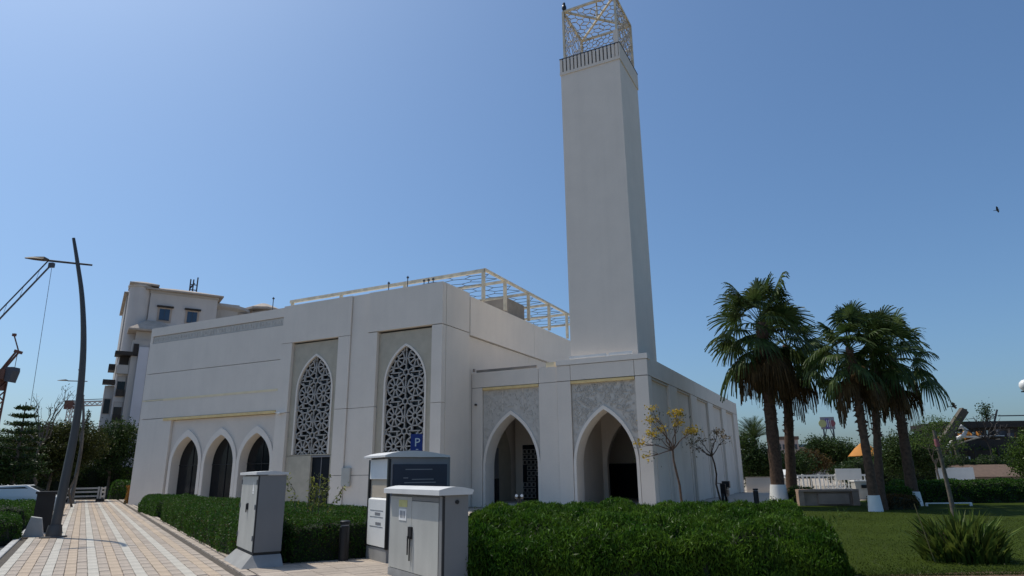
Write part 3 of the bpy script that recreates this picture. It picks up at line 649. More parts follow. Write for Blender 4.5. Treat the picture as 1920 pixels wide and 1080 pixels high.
def bollard(x, y, h, label, r=.085):
    t = thing('bollard', label, 'bollard', (x, y, 0)); MB().lathe([(0, 0), (r, 0), (r, h*.84), (r*.8, h*.86), (r*.8, h*.9), (r*1.04, h*.91), (r*1.04, h*.98), (r*.8, h), (0, h)], 18).build('post', 'black', t)
    MB().lathe([(r*.84, h*.862), (r*.84, h*.898)], 18).build('lamp_ring', 'greyframe', t)
bollard(-3.36, 13.86, .74, 'short black bollard standing in the clipped hedge beside the kiosk', .1)
bollard(11.5, 33.0, .78, 'black bollard on the paving at the right end of the shrubs', .12)
sp_ = thing('garden_spotlight', 'twin headed black garden spotlight in front of the left porch arch', 'spotlight', (.18, 26.5, 0))
MB().tube([(0, 0, 0), (0, 0, .75)], .05, 8).build('post', 'black', sp_)
for s_ in (-1, 1):
    h = MB().tube([(s_*.1, .05, .72), (s_*.1, -.1, .78)], .07, 10).build('lamp_head', 'black', sp_); MB().tube([(s_*.1, -.1, .781), (s_*.1, -.108, .783)], .055, 10).build('lens', 'white', h)

# ------------------------------------------------------------------ street lamps
def lamp(pos, label, sc_=1.0):
    t = thing('street_lamp', label, 'street lamp', pos, 0, 'curved street lamps along the footpath'); t.scale = (sc_,)*3
    pts = [(0, 0, 0), (.07, 0, 1.6), (.12, 0, 3.1), (.10, -.05, 4.4), (0, -.12, 5.7), (-.2, -.22, 7.0), (-.44, -.34, 8.06), (-.68, -.36, 8.85)]
    fine = []
    for i in range(len(pts)-1):
        for k in range(4):
            a = [Vector(pts[max(0, min(len(pts)-1, j))]) for j in (i-1, i, i+1, i+2)]; u = k/4
            fine.append(.5*((2*a[1])+(a[2]-a[0])*u+(2*a[0]-5*a[1]+4*a[2]-a[3])*u*u+(3*a[1]-a[0]-3*a[2]+a[3])*u**3))
    fine.append(Vector(pts[-1])); n = len(fine)
    MB().tube(fine, [.128-.085*i/(n-1) for i in range(n)], 12).build('mast', 'lamp', t)
    MB().cbox(-.24, .24, -.24, .24, 0, .04, .01).lathe([(.2, 0), (.2, .1), (.165, .3)], 12, (0, 0, .04)).build('base_plate', 'lamp', t)
    L0 = Vector((-.44, -.34, 8.02)); dv = Vector((-.85, -.53, -.03))
    MB().tube([L0-dv*.40, L0+dv*.75], [.03, .035], 8).build('arm', 'lamp', t)
    hp = [L0+dv*.72, L0+dv*.85, L0+dv*1.1, L0+dv*1.32]
    b = MB(); sd = Vector((.53, -.85, 0)); vs = []; 
    for p_, w_, h_ in zip(hp, (.05, .14, .12, .04), (.04, .09, .06, .02)): vs += [p_-sd*w_, p_+sd*w_, p_+sd*w_*.6+Vector((0, 0, h_)), p_-sd*w_*.6+Vector((0, 0, h_))]
    b.add(vs, [(i*4+k, i*4+(k+1) % 4, i*4+4+(k+1) % 4, i*4+4+k) for i in range(3) for k in range(4)]+[(3, 2, 1, 0), (12, 13, 14, 15)]); b.build('lamp_head', 'lamphead', t)
lamp((-13.04, 19.84, 0), 'tall curved dark street lamp nearest, at the left edge of the footpath')
lamp((-29.2, 45.6, 0), 'thin curved street lamp further along the footpath, behind the nearest one')

bn = path_thing('litter_bin', 'dark brown litter bin beside the base of the nearest street lamp', 'bin', 26.3, -.92)
MB().box(-.24, .24, -.24, .24, .12, 1.15).build('body', 'dkwood', bn); MB().box(-.28, .28, -.28, .28, 1.15, 1.22).build('lid', 'dkwood', bn); MB().box(-.2, .2, -.2, .2, 0, .12).build('foot', 'black', bn)
for (s, t, lb) in ((24.6, -1.02, 'low pale concrete block by the clipped hedge and the street lamp'),):
    o = MB().prism([[(-.25, 0), (.25, 0), (.14, .5), (-.12, .55)]], -.2, .2).build('concrete_block', 'kerb', None, PW(s, t), TH); tag(o, lb, 'block')
# barriers far along the path
for i, (s, t, rz, lb) in enumerate(((59.0, .3, 0, 'low pale rail barrier across the far end of the footpath'), (57.5, -.75, 1.4, 'left end of the pale barriers, turned along the path'), (57.5, 1.3, 1.4, 'right end of the pale barriers, turned along the path'))):
    q = thing('barrier', lb, 'barrier', PW(s, t), TH+rz, 'pale barriers at the end of the footpath')
    for z in (.35, .65, .9): MB().box(-.8, .8, -.03, .03, z-.06, z+.06).build('rail', 'kerb', q)
    for x in (-.75, .75): MB().box(x-.06, x+.06, -.05, .05, 0, 1.0).build('post', 'kerb', q)
    if i: MB().box(-.9, -.5, -.25, .25, 0, .22).build('foot', 'black', q)

# ------------------------------------------------------------------ cars
def car(pos, rz, label, paint, sc_=1.0):
    t = thing('parked_car', label, 'car', pos, rz, 'cars parked left of the footpath'); t.scale = (sc_,)*3
    prof = [(-2.2, .35), (-2.25, .75), (-1.95, .95), (-1.0, 1.0), (-.35, 1.42), (.9, 1.46), (1.75, 1.0), (2.2, .92), (2.25, .4)]
    b = MB(); n = len(prof); vs = []
    for y, k in ((-.86, .0), (-.78, 1), (.78, 1), (.86, 0)):
        vs += [(x, y*(1-.1*max(0, z-.95)/.5), z+(.02 if k else -.0)) for x, z in prof]
    fs = [(r*n+i, r*n+i+1, (r+1)*n+i+1, (r+1)*n+i) for r in range(3) for i in range(n-1)]+[tuple(range(n-1, -1, -1)), tuple(3*n+i for i in range(n))]
    b.add(vs, fs).build('body', paint, t)
    b = MB()
    for y in (-.862, .862):
        k = (1-.06); b.add([(-.92, y*k, 1.04), (-.30, y*.92, 1.36), (.85, y*.92, 1.39), (1.55, y*k, 1.04)], [(0, 1, 2, 3)])
    b.add([(-1.0, -.7, 1.04), (-1.0, .7, 1.04), (-.40, .66, 1.42), (-.40, -.66, 1.42)], [(0, 1, 2, 3)]).add([(1.68, -.68, 1.08), (1.68, .68, 1.08), (1.0, .64, 1.44), (1.0, -.64, 1.44)], [(3, 2, 1, 0)])
    b.build('windows', 'glass', t)
    for x in (-1.35, 1.35):
        for y in (-.8, .8):
            w_ = MB().tube([(x, y-.1, .32), (x, y+.1, .32)], .32, 16).build('wheel', 'tyre', t); MB().tube([(x, y-.105, .32), (x, y+.105, .32)], .18, 10).build('rim', 'palesteel', w_)
    for y in (-.6, .6): MB().box(-2.27, -2.18, y-.16, y+.16, .68, .82).build('headlight', 'white', t)
car((-29.3, 39.5, -.12), R(200), 'white parked car with its windscreen showing behind the left hedge', 'carwhite')
car((-22.6, 30.6, -.12), R(25), 'nearer pale car with only its long bright bonnet showing over the dark hedge', 'carwhite')
car((-36.5, 47.5, -.12), R(210), 'grey car in shade beneath the trees at the far left', 'cargrey')

# ------------------------------------------------------------------ apartment block
ap = thing('apartment_block', 'cream apartment block with rounded corner tower behind the mosque', 'building', PW(75, 0), TH)
def abox(name, m, x0, x1, y0, y1, z0, z1): return MB().box(x0, x1, y0, y1, z0, z1).build(name, m, ap)
abox('wall', 'apt', 3.35, 9.75, .5, 12, -.2, 20.0); abox('fascia', 'apt2', 3.25, 9.85, .4, 12.1, 20.0, 20.25)
def hip(x0, x1, y0, y1, z, h, ov, m='aptroof', name='roof'):
    b = MB(); i = min((x1-x0), (y1-y0))*.36
    b.add([(x0-ov, y0-ov, z), (x1+ov, y0-ov, z), (x1+ov, y1+ov, z), (x0-ov, y1+ov, z), (x0-ov, y0-ov, z+.16), (x1+ov, y0-ov, z+.16), (x1+ov, y1+ov, z+.16), (x0-ov, y1+ov, z+.16),
           (x0+i, y0+i, z+h), (x1-i, y0+i, z+h), (x1-i, y1-i, z+h), (x0+i, y1-i, z+h)],
          [(3, 2, 1, 0), (0, 1, 5, 4), (1, 2, 6, 5), (2, 3, 7, 6), (3, 0, 4, 7), (4, 5, 9, 8), (5, 6, 10, 9), (6, 7, 11, 10), (7, 4, 8, 11), (8, 9, 10, 11)])
    return b.build(name, m, ap)
hip(3.35, 9.75, .5, 12, 20.25, 1.0, .5)
MB().lathe([(0, 0), (1.05, 0), (1.05, 20.45), (1.2, 20.5), (1.2, 20.65), (0, 20.65)], 28, (2.45, 1.3, 0)).build('corner_tower', 'apt', ap)
hip(1.75, 3.6, .5, 3.2, 20.66, .55, .42)
abox('side_wing', 'apt2', 1.3, 3.3, 3, 14, -.2, 20.1); hip(1.35, 3.3, 3, 14, 20.15, .6, .35)
abox('rear_wing', 'apt2', .8, 1.9, 2.2, 16, -.2, 10.5)
for x0 in (4.35, 6.95):
    f = abox('window', 'tan', x0-.18, x0+1.13, .43, .497, 17.0, 18.55); abox('window_hood', 'dkwood', x0-.3, x0+1.25, .2, .497, 18.56, 18.72)
    MB().box(x0, x0+.95, .41, .428, 17.2, 18.4).build('pane', 'bluepane', f); MB().box(x0+.455, x0+.495, .395, .409, 17.2, 18.4).box(x0, x0+.95, .395, .408, 17.2, 17.27).build('glazing_bar', 'dksteel', f)
# lower turret with its own hip roof, standing forward
abox('turret', 'apt2', 2.3, 5.6, -1.6, .4, -.2, 14.6); abox('turret_neck', 'apt2', 2.5, 5.4, -1.4, .4, 14.6, 15.5)
hip(2.3, 5.6, -1.6, 1.2, 15.5, 1.35, .55)
abox('pale_column', 'column', 2.9, 3.75, -1.9, -1.61, -.2, 13.9)
for z0, z1 in ((13.0, 14.2),): 
    for x0, x1 in ((2.42, 2.86), (3.8, 4.7)): f = abox('window', 'dkwood', x0, x1, -1.72, -1.605, z0, z1)
for z0 in (10.2, 7.0, 3.8, 11.8):
    f = abox('window', 'dkwood', 3.85, 4.6, -1.70, -1.605, z0, z0+ (1.0 if z0 > 11 else 2.2)); MB().box(3.92, 4.5, -1.715, -1.701, z0+.15, z0+.9).build('pane', 'bluepane', f)
# balconies on the street side
abox('balcony_bay', 'apt', 1.35, 2.28, -1.0, 3, -.2, 12.9)
abox('street_bay', 'apt', .55, 1.34, 0, 4, -.2, 10.2)
f = abox('balcony_canopy', 'dkwood', .95, 2.4, -2.0, -.2, 13.0, 13.35); abox('balcony_parapet', 'apt2', 1.3, 2.28, -1.5, -1.01, 11.25, 12.1); abox('balcony_shade', 'dkwood', 1.42, 2.2, -1.03, -1.005, 12.1, 12.98)
abox('balcony_canopy', 'dkwood', .3, 1.33, -.9, .3, 10.3, 10.7); abox('balcony_canopy', 'dkwood', .62, 1.2, 1.2, 3.3, 11.9, 12.5)
for z0 in (9.15, 6.72, 4.4, 2.0):
    f = abox('window', 'tan', 1.48, 2.22, -1.04, -1.002, z0-.05, z0+1.9); MB().box(1.52, 2.18, -1.06, -1.041, z0, z0+1.85).build('pane', 'glass', f)
    MB().box(1.5, 2.2, -1.30, -1.061, z0, z0+.62).build('balcony_rail', 'dkwood', f); MB().box(1.52, 2.18, -1.07, -1.0605, z0+1.4, z0+1.85).build('blind', 'apt2', f)
for z0 in (7.5, 4.8, 2.2):
    f = abox('window', 'tan', .62, 1.25, -.04, -.002, z0, z0+1.5); MB().box(.68, 1.18, -.06, -.041, z0+.06, z0+1.42).build('pane', 'glass', f)
b = MB()
for x in (7.2, 7.5, 7.9): b.bar((x, 4, 21), (x, 4, 22.9+.3*(x > 7.7)), .13)
for z in (21.7, 22.3): b.bar((7.2, 4, z), (7.9, 4, z), .09)
b.bar((7.2, 4, 21.8), (7.6, 4, 22.5), .16).build('roof_mast', 'dksteel', ap)
a2 = thing('apartment_block', 'lower apartment wing with curved eaves and small roof lantern behind the mosque roof', 'building', PW(78, 0), TH)
MB().lathe([(0, -.2), (3.0, -.2), (3.0, 19.6), (3.5, 19.9), (3.5, 20.2), (0, 21.0)], 30, (10.6, 3, 0)).build('curved_wing', 'apt2', a2)
MB().box(10.6, 34, 1, 12, -.2, 19.3).build('wall', 'apt2', a2); MB().box(10.3, 34.5, .6, 12.4, 19.3, 19.55).build('roof', 'aptroof', a2)
lan = MB().lathe([(0, 19.5), (1.3, 19.5), (1.3, 20.5), (0, 20.5)], 4, (15.6, 3, 0)).build('roof_lantern', 'apt', a2); MB().lathe([(0, 20.5), (2.2, 20.5), (2.2, 20.75), (.5, 21.5), (0, 21.55)], 8, (15.6, 3, 0)).build('lantern_roof', 'aptroof', lan)
MB().box(12.4, 13.2, 5, 7, 19.6, 21.5).build('roof_hut', 'apt2', a2)

# ------------------------------------------------------------------ vegetation
def hedge(name, label, poly, h, n, rim=.35, m='hedge', lf=(.055, .018), upd=.3, group=None, wob=.06, hf=None, cat='hedge', core_in=.08, dryn=0):
    """leafy mass over a plan polygon; the height rounds off within `rim` of the edge"""
    t = thing(name, label, cat, (0, 0, 0), 0, group)
    P = np.array([(p[0], p[1]) for p in poly]); Q = np.roll(P, -1, 0)
    def sd(x, y):
        d = np.full(x.shape, 1e9); ins = np.zeros(x.shape, bool)
        for (ax, ay), (bx, by) in zip(P, Q):
            ex, ey = bx-ax, by-ay; tt = np.clip(((x-ax)*ex+(y-ay)*ey)/(ex*ex+ey*ey), 0, 1)
            d = np.minimum(d, np.hypot(x-ax-tt*ex, y-ay-tt*ey))
            c = ((ay > y) != (by > y)) & (x < (bx-ax)*(y-ay)/(by-ay+1e-12)+ax); ins ^= c
        return np.where(ins, d, -d)
    ph = RNG.random(8)*6
    def H(x, y):
        q = np.clip(sd(x, y)/rim, 0, 1); base = h if hf is None else hf(x, y)
        bump = wob*(np.sin(x*2.3+ph[0])*np.sin(y*1.9+ph[1])+.7*np.sin(x*4.7+ph[2]+y*2)*np.sin(y*5.3+ph[3])+.5*np.sin(x*9+ph[4])*np.sin(y*11+ph[5]))
        return (base+bump)*np.sqrt(np.clip(1-(1-q)**2.2, 0, 1))
    lo, hi = P.min(0), P.max(0)
    # top leaves
    pts = []
    per = np.linalg.norm(Q-P, axis=1); area = .5*abs(np.sum(P[:, 0]*Q[:, 1]-Q[:, 0]*P[:, 1])); nt_ = int(n*area/(area+per.sum()*h*1.15)); ns_ = n-nt_
    while sum(len(p) for p in pts) < nt_:
        x = lo[0]+(hi[0]-lo[0])*RNG.random(nt_); y = lo[1]+(hi[1]-lo[1])*RNG.random(nt_); k = sd(x, y) > 0; x, y = x[k], y[k]
        z = H(x, y)+.045-.14*RNG.random(len(x))**1.5; pts.append(np.stack([x, y, z], 1))
    top = np.concatenate(pts)[:nt_]
    e = RNG.choice(len(P), ns_, p=per/per.sum()); u = RNG.random(ns_)[:, None]; B = P[e]*(1-u)+Q[e]*u
    nrm = np.stack([(Q-P)[e][:, 1], -(Q-P)[e][:, 0]], 1); nrm /= np.linalg.norm(nrm, axis=1)[:, None]
    if np.sum(P[:, 0]*Q[:, 1]-Q[:, 0]*P[:, 1]) < 0: nrm = -nrm
    zz = RNG.random(ns_); hh = h if hf is None else hf(B[:, 0], B[:, 1])
    inn = rim*(1-np.sqrt(np.clip(1-zz**2.4, 0, 1)))*.9
    wv = wob*(np.sin(B[:, 0]*5+zz*6+ph[6])+np.sin(B[:, 1]*6-zz*4+ph[7]))*.7
    B = B-nrm*(inn-wv-.03+.14*RNG.random(ns_)**1.5)[:, None]
    side = np.column_stack([B, zz*hh*.98+.01])
    v = leaves(np.concatenate([top, side]), lf[0], lf[1], upd)
    stuff(npmesh('foliage', v, 4, m, t))
    if dryn:
        k = RNG.choice(len(top)+len(side), dryn, replace=False); stuff(npmesh('dry_leaves', leaves(np.concatenate([top, side])[k]+RNG.normal(size=(dryn, 3))*.015, lf[0]*1.1, lf[1], 0), 4, 'brownleaf', t))
    g = max(.09, min(rim*.3, .14)); nx, ny = int((hi[0]-lo[0])/g)+2, int((hi[1]-lo[1])/g)+2
    X, Y = np.meshgrid(lo[0]+np.arange(nx)*g, lo[1]+np.arange(ny)*g); Z = H(X, Y); S = sd(X, Y)
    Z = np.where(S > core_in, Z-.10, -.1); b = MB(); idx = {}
    for j in range(ny-1):
        for i in range(nx-1):
            if max(S[j, i], S[j+1, i], S[j, i+1], S[j+1, i+1]) > core_in-.02:
                q = []
                for (jj, ii) in ((j, i), (j, i+1), (j+1, i+1), (j+1, i)):
                    if (jj, ii) not in idx: idx[(jj, ii)] = len(b.v); b.v.append((float(X[jj, ii]), float(Y[jj, ii]), float(Z[jj, ii])))
                    q.append(idx[(jj, ii)])
                b.f.append(tuple(q)); b.sm.append(True)
    b.build('twigs', 'core', t); return t  # dark inner branch mass, added under the leaves to block light
# big loose shrub bed on the right of the cabinets
DOMES = []
_r = random.Random(5)
for _ in range(900):
    x, y = _r.uniform(-1.2, 6.6), _r.uniform(10.2, 16.6)
    if all((x-q[0])**2+(y-q[1])**2 > .46**2 for q in DOMES): DOMES.append((x, y, _r.uniform(.42, .66), _r.uniform(.70, .93)+.10*math.exp(-((x-1.9)**2/.6+(y-14.5)**2/1.5))+.06*math.exp(-((x-6)**2/.6+(y-14.6)**2/1.5))-(.16 if y < 11.4 else 0)))
def hbig(x, y):
    z = .34+0*x
    for dx, dy, dr_, dh in DOMES: z = np.maximum(z, dh*np.sqrt(np.clip(1-((x-dx)**2+(y-dy)**2)/(dr_*dr_*1.5), 0, 1))**.8)
    return z
# low stray shoots stand out of the bed
hedge('shrub_bed', 'wide unclipped bright green shrub bed filling the foreground right of the cabinets', [(-.85, 10.4), (2.2, 10.2), (5.1, 10.9), (5.5, 12.4), (6.35, 15.2), (5.6, 16.3), (2.5, 16.6), (-.9, 16.8), (-1.1, 13.4)], .85, 170000, .42, 'hedge', (.10, .022), .75, None, .05, hbig, 'shrub bed')
bed = bpy.data.objects['shrub_bed']; _C = []
for _ in range(420):
    x, y = RNG.uniform(-.8, 5.6), RNG.uniform(11.3, 15.6); z = float(hbig(np.array([x]), np.array([y]))[0]); a = RNG.normal(size=2)*.06
    if z > .6: _C += [(x+a[0]*u, y+a[1]*u, z-.03+.15*u*RNG.uniform(.6, 1)) for u in np.linspace(0, 1.1, 9)]
stuff(npmesh('shoots', leaves(np.array(_C)+RNG.normal(size=(len(_C), 3))*.008, .07, .014, .6), 4, 'treeleaf2', bed))
hedge('hedge', 'clipped dark green hedge along the footpath behind the grey utility cabinet', [PW(15.25, 2.80).xy, PW(20, 2.75).xy, PW(30.6, 2.78).xy, PW(31.1, 3.4).xy, PW(30, 5.6).xy, PW(23, 6.4).xy, (-4.2, 19.4), (-1.6, 17.9), (-1.3, 15.6), (-2.4, 14.7), (-3.6, 13.85), (-4.3, 13.5), PW(14.2, 3.5).xy, PW(15.2, 3.5).xy], .74, 170000, .22, 'hedge2', (.042, .02), .1, None, .045, None, 'hedge', .08, 9000)
hedge('hedge', 'short rounded hedge at the far end of the footpath hedge, near the mosque corner', [PW(33, 2.75).xy, PW(39.2, 2.5).xy, PW(40, 3.4).xy, PW(38, 4.8).xy, PW(33, 5.0).xy, PW(32.4, 3.6).xy], .72, 26000, .3, 'hedge2', (.06, .03), .1)
hedge('hedge', 'low dark hedge block at the left edge beside the road', [PW(22.9, -4.5).xy, PW(22.9, -1.75).xy, PW(24.0, -1.3).xy, PW(27, -1.6).xy, PW(27, -4.5).xy], .58, 26000, .2, 'hedge2', (.05, .025), .1)
hedge('hedge', 'second dark hedge block left of the street lamp, in front of the parked cars', [PW(29.5, -5.5).xy, PW(29.5, -1.5).xy, PW(38.5, -1.5).xy, PW(38.5, -5.5).xy], .72, 26000, .25, 'hedge2', (.06, .03), .1)
hedge('hedge', 'dark hedge across the far end of the footpath below the apartment block', [PW(62.5, 1.9).xy, PW(66, 1.9).xy, PW(66, 7.5).xy, PW(60, 7.5).xy, PW(60, 3.6).xy], 1.35, 16000, .4, 'hedge2', (.12, .06), .1)
hedge('hedge', 'taller light green hedge behind the far end of the footpath', [PW(66.5, 2.6).xy, PW(69, 2.6).xy, PW(69, 8).xy, PW(66.5, 8).xy], 2.4, 12000, .4, 'treeleaf2', (.14, .07), .1)
hedge('hedge', 'dark hedge beyond the cross road behind the footpath barriers', [PW(71, -14).xy, PW(71, 3).xy, PW(73, 3).xy, PW(73, -14).xy], 2.6, 22000, .5, 'treeleaf', (.17, .085), .1, None, .2)
hedge('bush', 'rusty orange bush at the foot of the mosque corner by the footpath', [PW(51.2, 2.55).xy, PW(52.6, 2.5).xy, PW(53, 3.6).xy, PW(51.6, 3.8).xy], 1.15, 5000, .5, 'orangeleaf', (.09, .04), .5, None, .05, None, 'bush')
hedge('hedge', 'long dark hedge closing the far side of the lawn at right', [(18.6, 33.4), (24, 33.6), (33.5, 34.5), (33.5, 36.4), (19, 35.6)], .98, 30000, .35, 'hedge2', (.10, .05), .1)
hedge('bush', 'low dark bush between the twin palms and the single palm', [(16.0, 30.2), (17.6, 30.3), (17.9, 31.6), (16.2, 31.8)], .85, 6000, .5, 'hedge2', (.08, .04), .3, None, .08, None, 'bush')
hedge('bush', 'small rusty brown bush at the foot of the single palm', [(15.6, 28.9), (16.9, 29.0), (17.0, 30), (15.8, 30.1)], .55, 2500, .4, 'brownleaf', (.07, .03), .3, None, .08, None, 'bush')
hedge('bush', 'small pale flowering bush beside the leftmost palm', [(13.6, 33.6), (14.8, 33.6), (14.9, 34.8), (13.5, 34.7)], .8, 2500, .4, 'treeleaf2', (.08, .04), .3, None, .1, None, 'bush')

def limb(b, p, q, r0, r1, wig=.06, n=5):
    p, q = Vector(p), Vector(q); L = (q-p).length; pts = [p.lerp(q, i/n)+Vector((random.uniform(-1, 1), random.uniform(-1, 1), random.uniform(-.5, .5)))*wig*L*(0 < i < n) for i in range(n+1)]
    b.tube(pts, [r0+(r1-r0)*i/n for i in range(n+1)], 6)
def tree(label, base, th, blobs, nleaf, lf, m, bark='bark2', r=.14, group=None, cat='tree', lean=(0, 0), clump=.35, per=26, name='tree'):
    t = thing(name, label, cat, base, 0, group)
    b = MB(); top = Vector((lean[0], lean[1], th)); limb(b, (0, 0, -.1), top, r, r*.7, .03, 6)
    C = []; tot = sum(bl[3]*bl[4]*bl[5] for bl in blobs)
    for (x, y, z, rx, ry, rz) in blobs:
        limb(b, top*.9, (x, y, z), r*.5, r*.12, .08)
        for k in range(3):
            dv = Vector((random.gauss(0, 1), random.gauss(0, 1), random.gauss(0, .7))).normalized(); limb(b, (x*.6, y*.6, th+(z-th)*.6), (x+dv.x*rx*.8, y+dv.y*ry*.8, z+dv.z*rz*.8), r*.25, r*.06, .1, 4)
        n = int(nleaf/per*rx*ry*rz/tot)+1
        d = RNG.normal(size=(n, 3)); d /= np.linalg.norm(d, axis=1)[:, None]; rad = RNG.random(n)[:, None]**.45
        cc_ = d*rad*np.array([rx, ry, rz])+np.array([x, y, z])
        cc_ = np.repeat(cc_, per, 0)+RNG.normal(size=(n*per, 3))*clump*np.array([1, 1, .6]); C.append(cc_)
    b.build('trunk', bark, t); stuff(npmesh('crown', leaves(np.concatenate(C), lf[0], lf[1], -.1), 4, m, t)); return t
# left of the footpath
GL = 'trees along the road left of the footpath'
tree('broad olive green street tree just behind the two street lamps', (-33.5, 49.5, -.1), 1.9, [(0, 0, 3.6, 2.6, 2.4, 2.0), (-1.8, 0, 3.2, 1.9, 1.9, 1.4), (1.6, .5, 4.2, 1.7, 1.7, 1.6), (.3, 0, 5.0, 1.4, 1.4, .9)], 34000, (.16, .08), 'treeleaf3', group=GL, clump=.28)
tree('dark street tree with an uneven top left of the olive one', (-37.0, 50, -.1), 1.9, [(0, 0, 3.4, 2.2, 2.0, 1.6), (-1.6, 0, 3.2, 1.8, 1.6, 1.1), (1.3, 0, 4.6, 1.3, 1.3, 1.2), (2.4, 0, 3.7, 1.5, 1.5, 1.2)], 20000, (.17, .08), 'treeleaf', group=GL, clump=.3)
tree('dark tree right of the lamps, in front of the apartment block', (-34.5, 58.5, -.1), 2.2, [(0, 0, 4.2, 2.0, 2.0, 2.2), (.8, 0, 5.4, 1.2, 1.2, 1.1), (-1.8, 0, 4.0, 1.8, 1.8, 1.6)], 16000, (.2, .1), 'treeleaf', group=GL, clump=.32)
tree('small bright tree at the foot of the apartment block', (-35.2, 66.5, -.1), 1.2, [(0, 0, 3.0, 1.2, 1.2, 1.8), (0, 0, 4.6, .8, .8, 1.2)], 9000, (.2, .1), 'treeleaf2', group=GL, clump=.3)
tree('thin see-through tree at the left edge of the picture', (-27.2, 34.6, -.1), 1.8, [(0, 0, 3.0, 1.6, 1.4, 1.1), (-1.2, 0, 2.6, 1.5, 1.2, .9), (.6, 0, 2.1, 1.2, 1.1, .7)], 9000, (.14, .06), 'treeleaf', group=GL, clump=.25)
tree('dark low tree shading the cars at the left edge', (-27.8, 35.2, -.1), .9, [(0, 0, 2.0, 1.9, 1.6, .9), (1.6, 0, 2.2, 1.5, 1.5, .8)], 12000, (.15, .07), 'treeleaf', group=GL, clump=.25)
pn = thing('pine_tree', 'tiered dark pine tree at the far left edge', 'pine tree', (-25.6, 35.0, -.1))
b = MB(); b.tube([(0, 0, 0), (.05, 0, 3), (0, 0, 5.6)], [.12, .08, .02], 7); C = []
for k in range(9):
    z = 1.9+k*.42; rr = 1.55*(1-k/10.5)
    for j in range(7):
        a = j*.9+k*.6+random.random()*.4; q = (rr*math.cos(a), rr*math.sin(a), z+.12*rr); b.tube([(0, 0, z), q], [.03, .008], 4)
        for s_ in np.linspace(.3, 1.05, 9): C += [(q[0]*s_+random.gauss(0, .07), q[1]*s_+random.gauss(0, .07), z+.12*rr*s_+random.gauss(0, .045)) for _ in range(9)]
b.build('trunk', 'bark2', pn); stuff(npmesh('crown', leaves(np.array(C), .16, .05), 4, 'treeleaf', pn))
bt = thing('bare_tree', 'nearly leafless tree with thin upright branches against the sky at left', 'tree', (-27.0, 38.5, -.1))
b = MB(); limb(b, (0, 0, 0), (.1, 0, 3.6), .1, .06); ends = [(-.75, 0, 6.2), (-.45, 0, 5.6), (.25, .1, 5.6), (.8, 0, 6.0), (1.0, 0, 6.7), (-1.6, 0, 4.7), (1.3, 0, 6.3)]
for q in ends:
    limb(b, (.1, 0, 3.6), q, .05, .015, .05)
    for _ in range(4): limb(b, Vector((.1, 0, 3.6)).lerp(Vector(q), random.uniform(.55, 1)), Vector(q)+Vector((random.uniform(-.4, .4), random.uniform(-.3, .3), random.uniform(-.1, .4))), .014, .006, .1, 3)
b.build('trunk', 'bark2', bt)
C = np.concatenate([np.array(q)+RNG.normal(size=(14, 3))*.12 for q in ends]); stuff(npmesh('crown', leaves(C, .12, .05), 4, 'treeleaf', bt))
sk = thing('dead_shoot', 'single ragged dead shoot rising above the olive tree', 'plant', (-25.8, 40.5, -.1)); b = MB(); limb(b, (0, 0, 0), (.1, 0, 5.4), .07, .04); b.build('stem', 'bark2', sk)
C = np.array([(.1+random.gauss(0, .06), random.gauss(0, .06), random.uniform(4.3, 5.7)) for _ in range(220)]); stuff(npmesh('foliage', leaves(C, .16, .05, .6), 4, 'treeleaf3', sk))

# yellow blossom trees by the right flank
def blossom(label, base, h, puffs, sc_=1, m='yellowleaf'):
    t = thing('flowering_tree', label, 'tree', base, 0, 'slender flowering trees along the mosque flank'); b = MB(); limb(b, (0, 0, 0), (-.3*sc_, 0, h*.58), .055, .04, .03)
    for (x, z, n) in puffs:
        limb(b, (-.3*sc_, 0, h*.56), (x, 0, z), .03, .01, .07); st_ = len(b.v)
        for _ in range(3): limb(b, (x*.6-.1, 0, h*.56+(z-h*.56)*.6), (x+random.uniform(-.4, .4), random.uniform(-.3, .3), z+random.uniform(-.3, .3)), .012, .004, .1, 3)
    b.build('trunk', 'bark', t)
    C = np.concatenate([np.stack([RNG.normal(x, .17, n), RNG.normal(0, .2, n), RNG.normal(z, .09, n)], 1) for x, z, n in puffs]); stuff(npmesh('blossom', leaves(C, .13, .08), 4, m, t))
    C2 = np.concatenate([np.stack([RNG.normal(x, .25, n//3), RNG.normal(0, .2, n//3), RNG.normal(z-.2, .15, n//3)], 1) for x, z, n in puffs]); stuff(npmesh('foliage', leaves(C2, .12, .05), 4, 'treeleaf3', t))
blossom('slender tree with orange yellow blossom at the near end of the mosque flank', (7.35, 30.2, -.05), 4.6, [(-1.15, 3.9, 70), (-1.2, 3.3, 60), (-.75, 3.5, 40), (-.0, 4.2, 110), (.0, 3.75, 40), (.62, 3.4, 130), (-1.75, 2.9, 30), (-1.45, 2.3, 24), (-1.1, 4.4, 30)])
blossom('fainter slender tree with few pale flowers further along the mosque flank', (10.9, 36.6, -.05), 4.3, [(-1.3, 3.1, 26), (-.9, 3.3, 30), (.1, 3.7, 50), (.5, 3.4, 40), (-.1, 3.2, 20), (-1.0, 2.8, 16)], 1, 'tanflower')

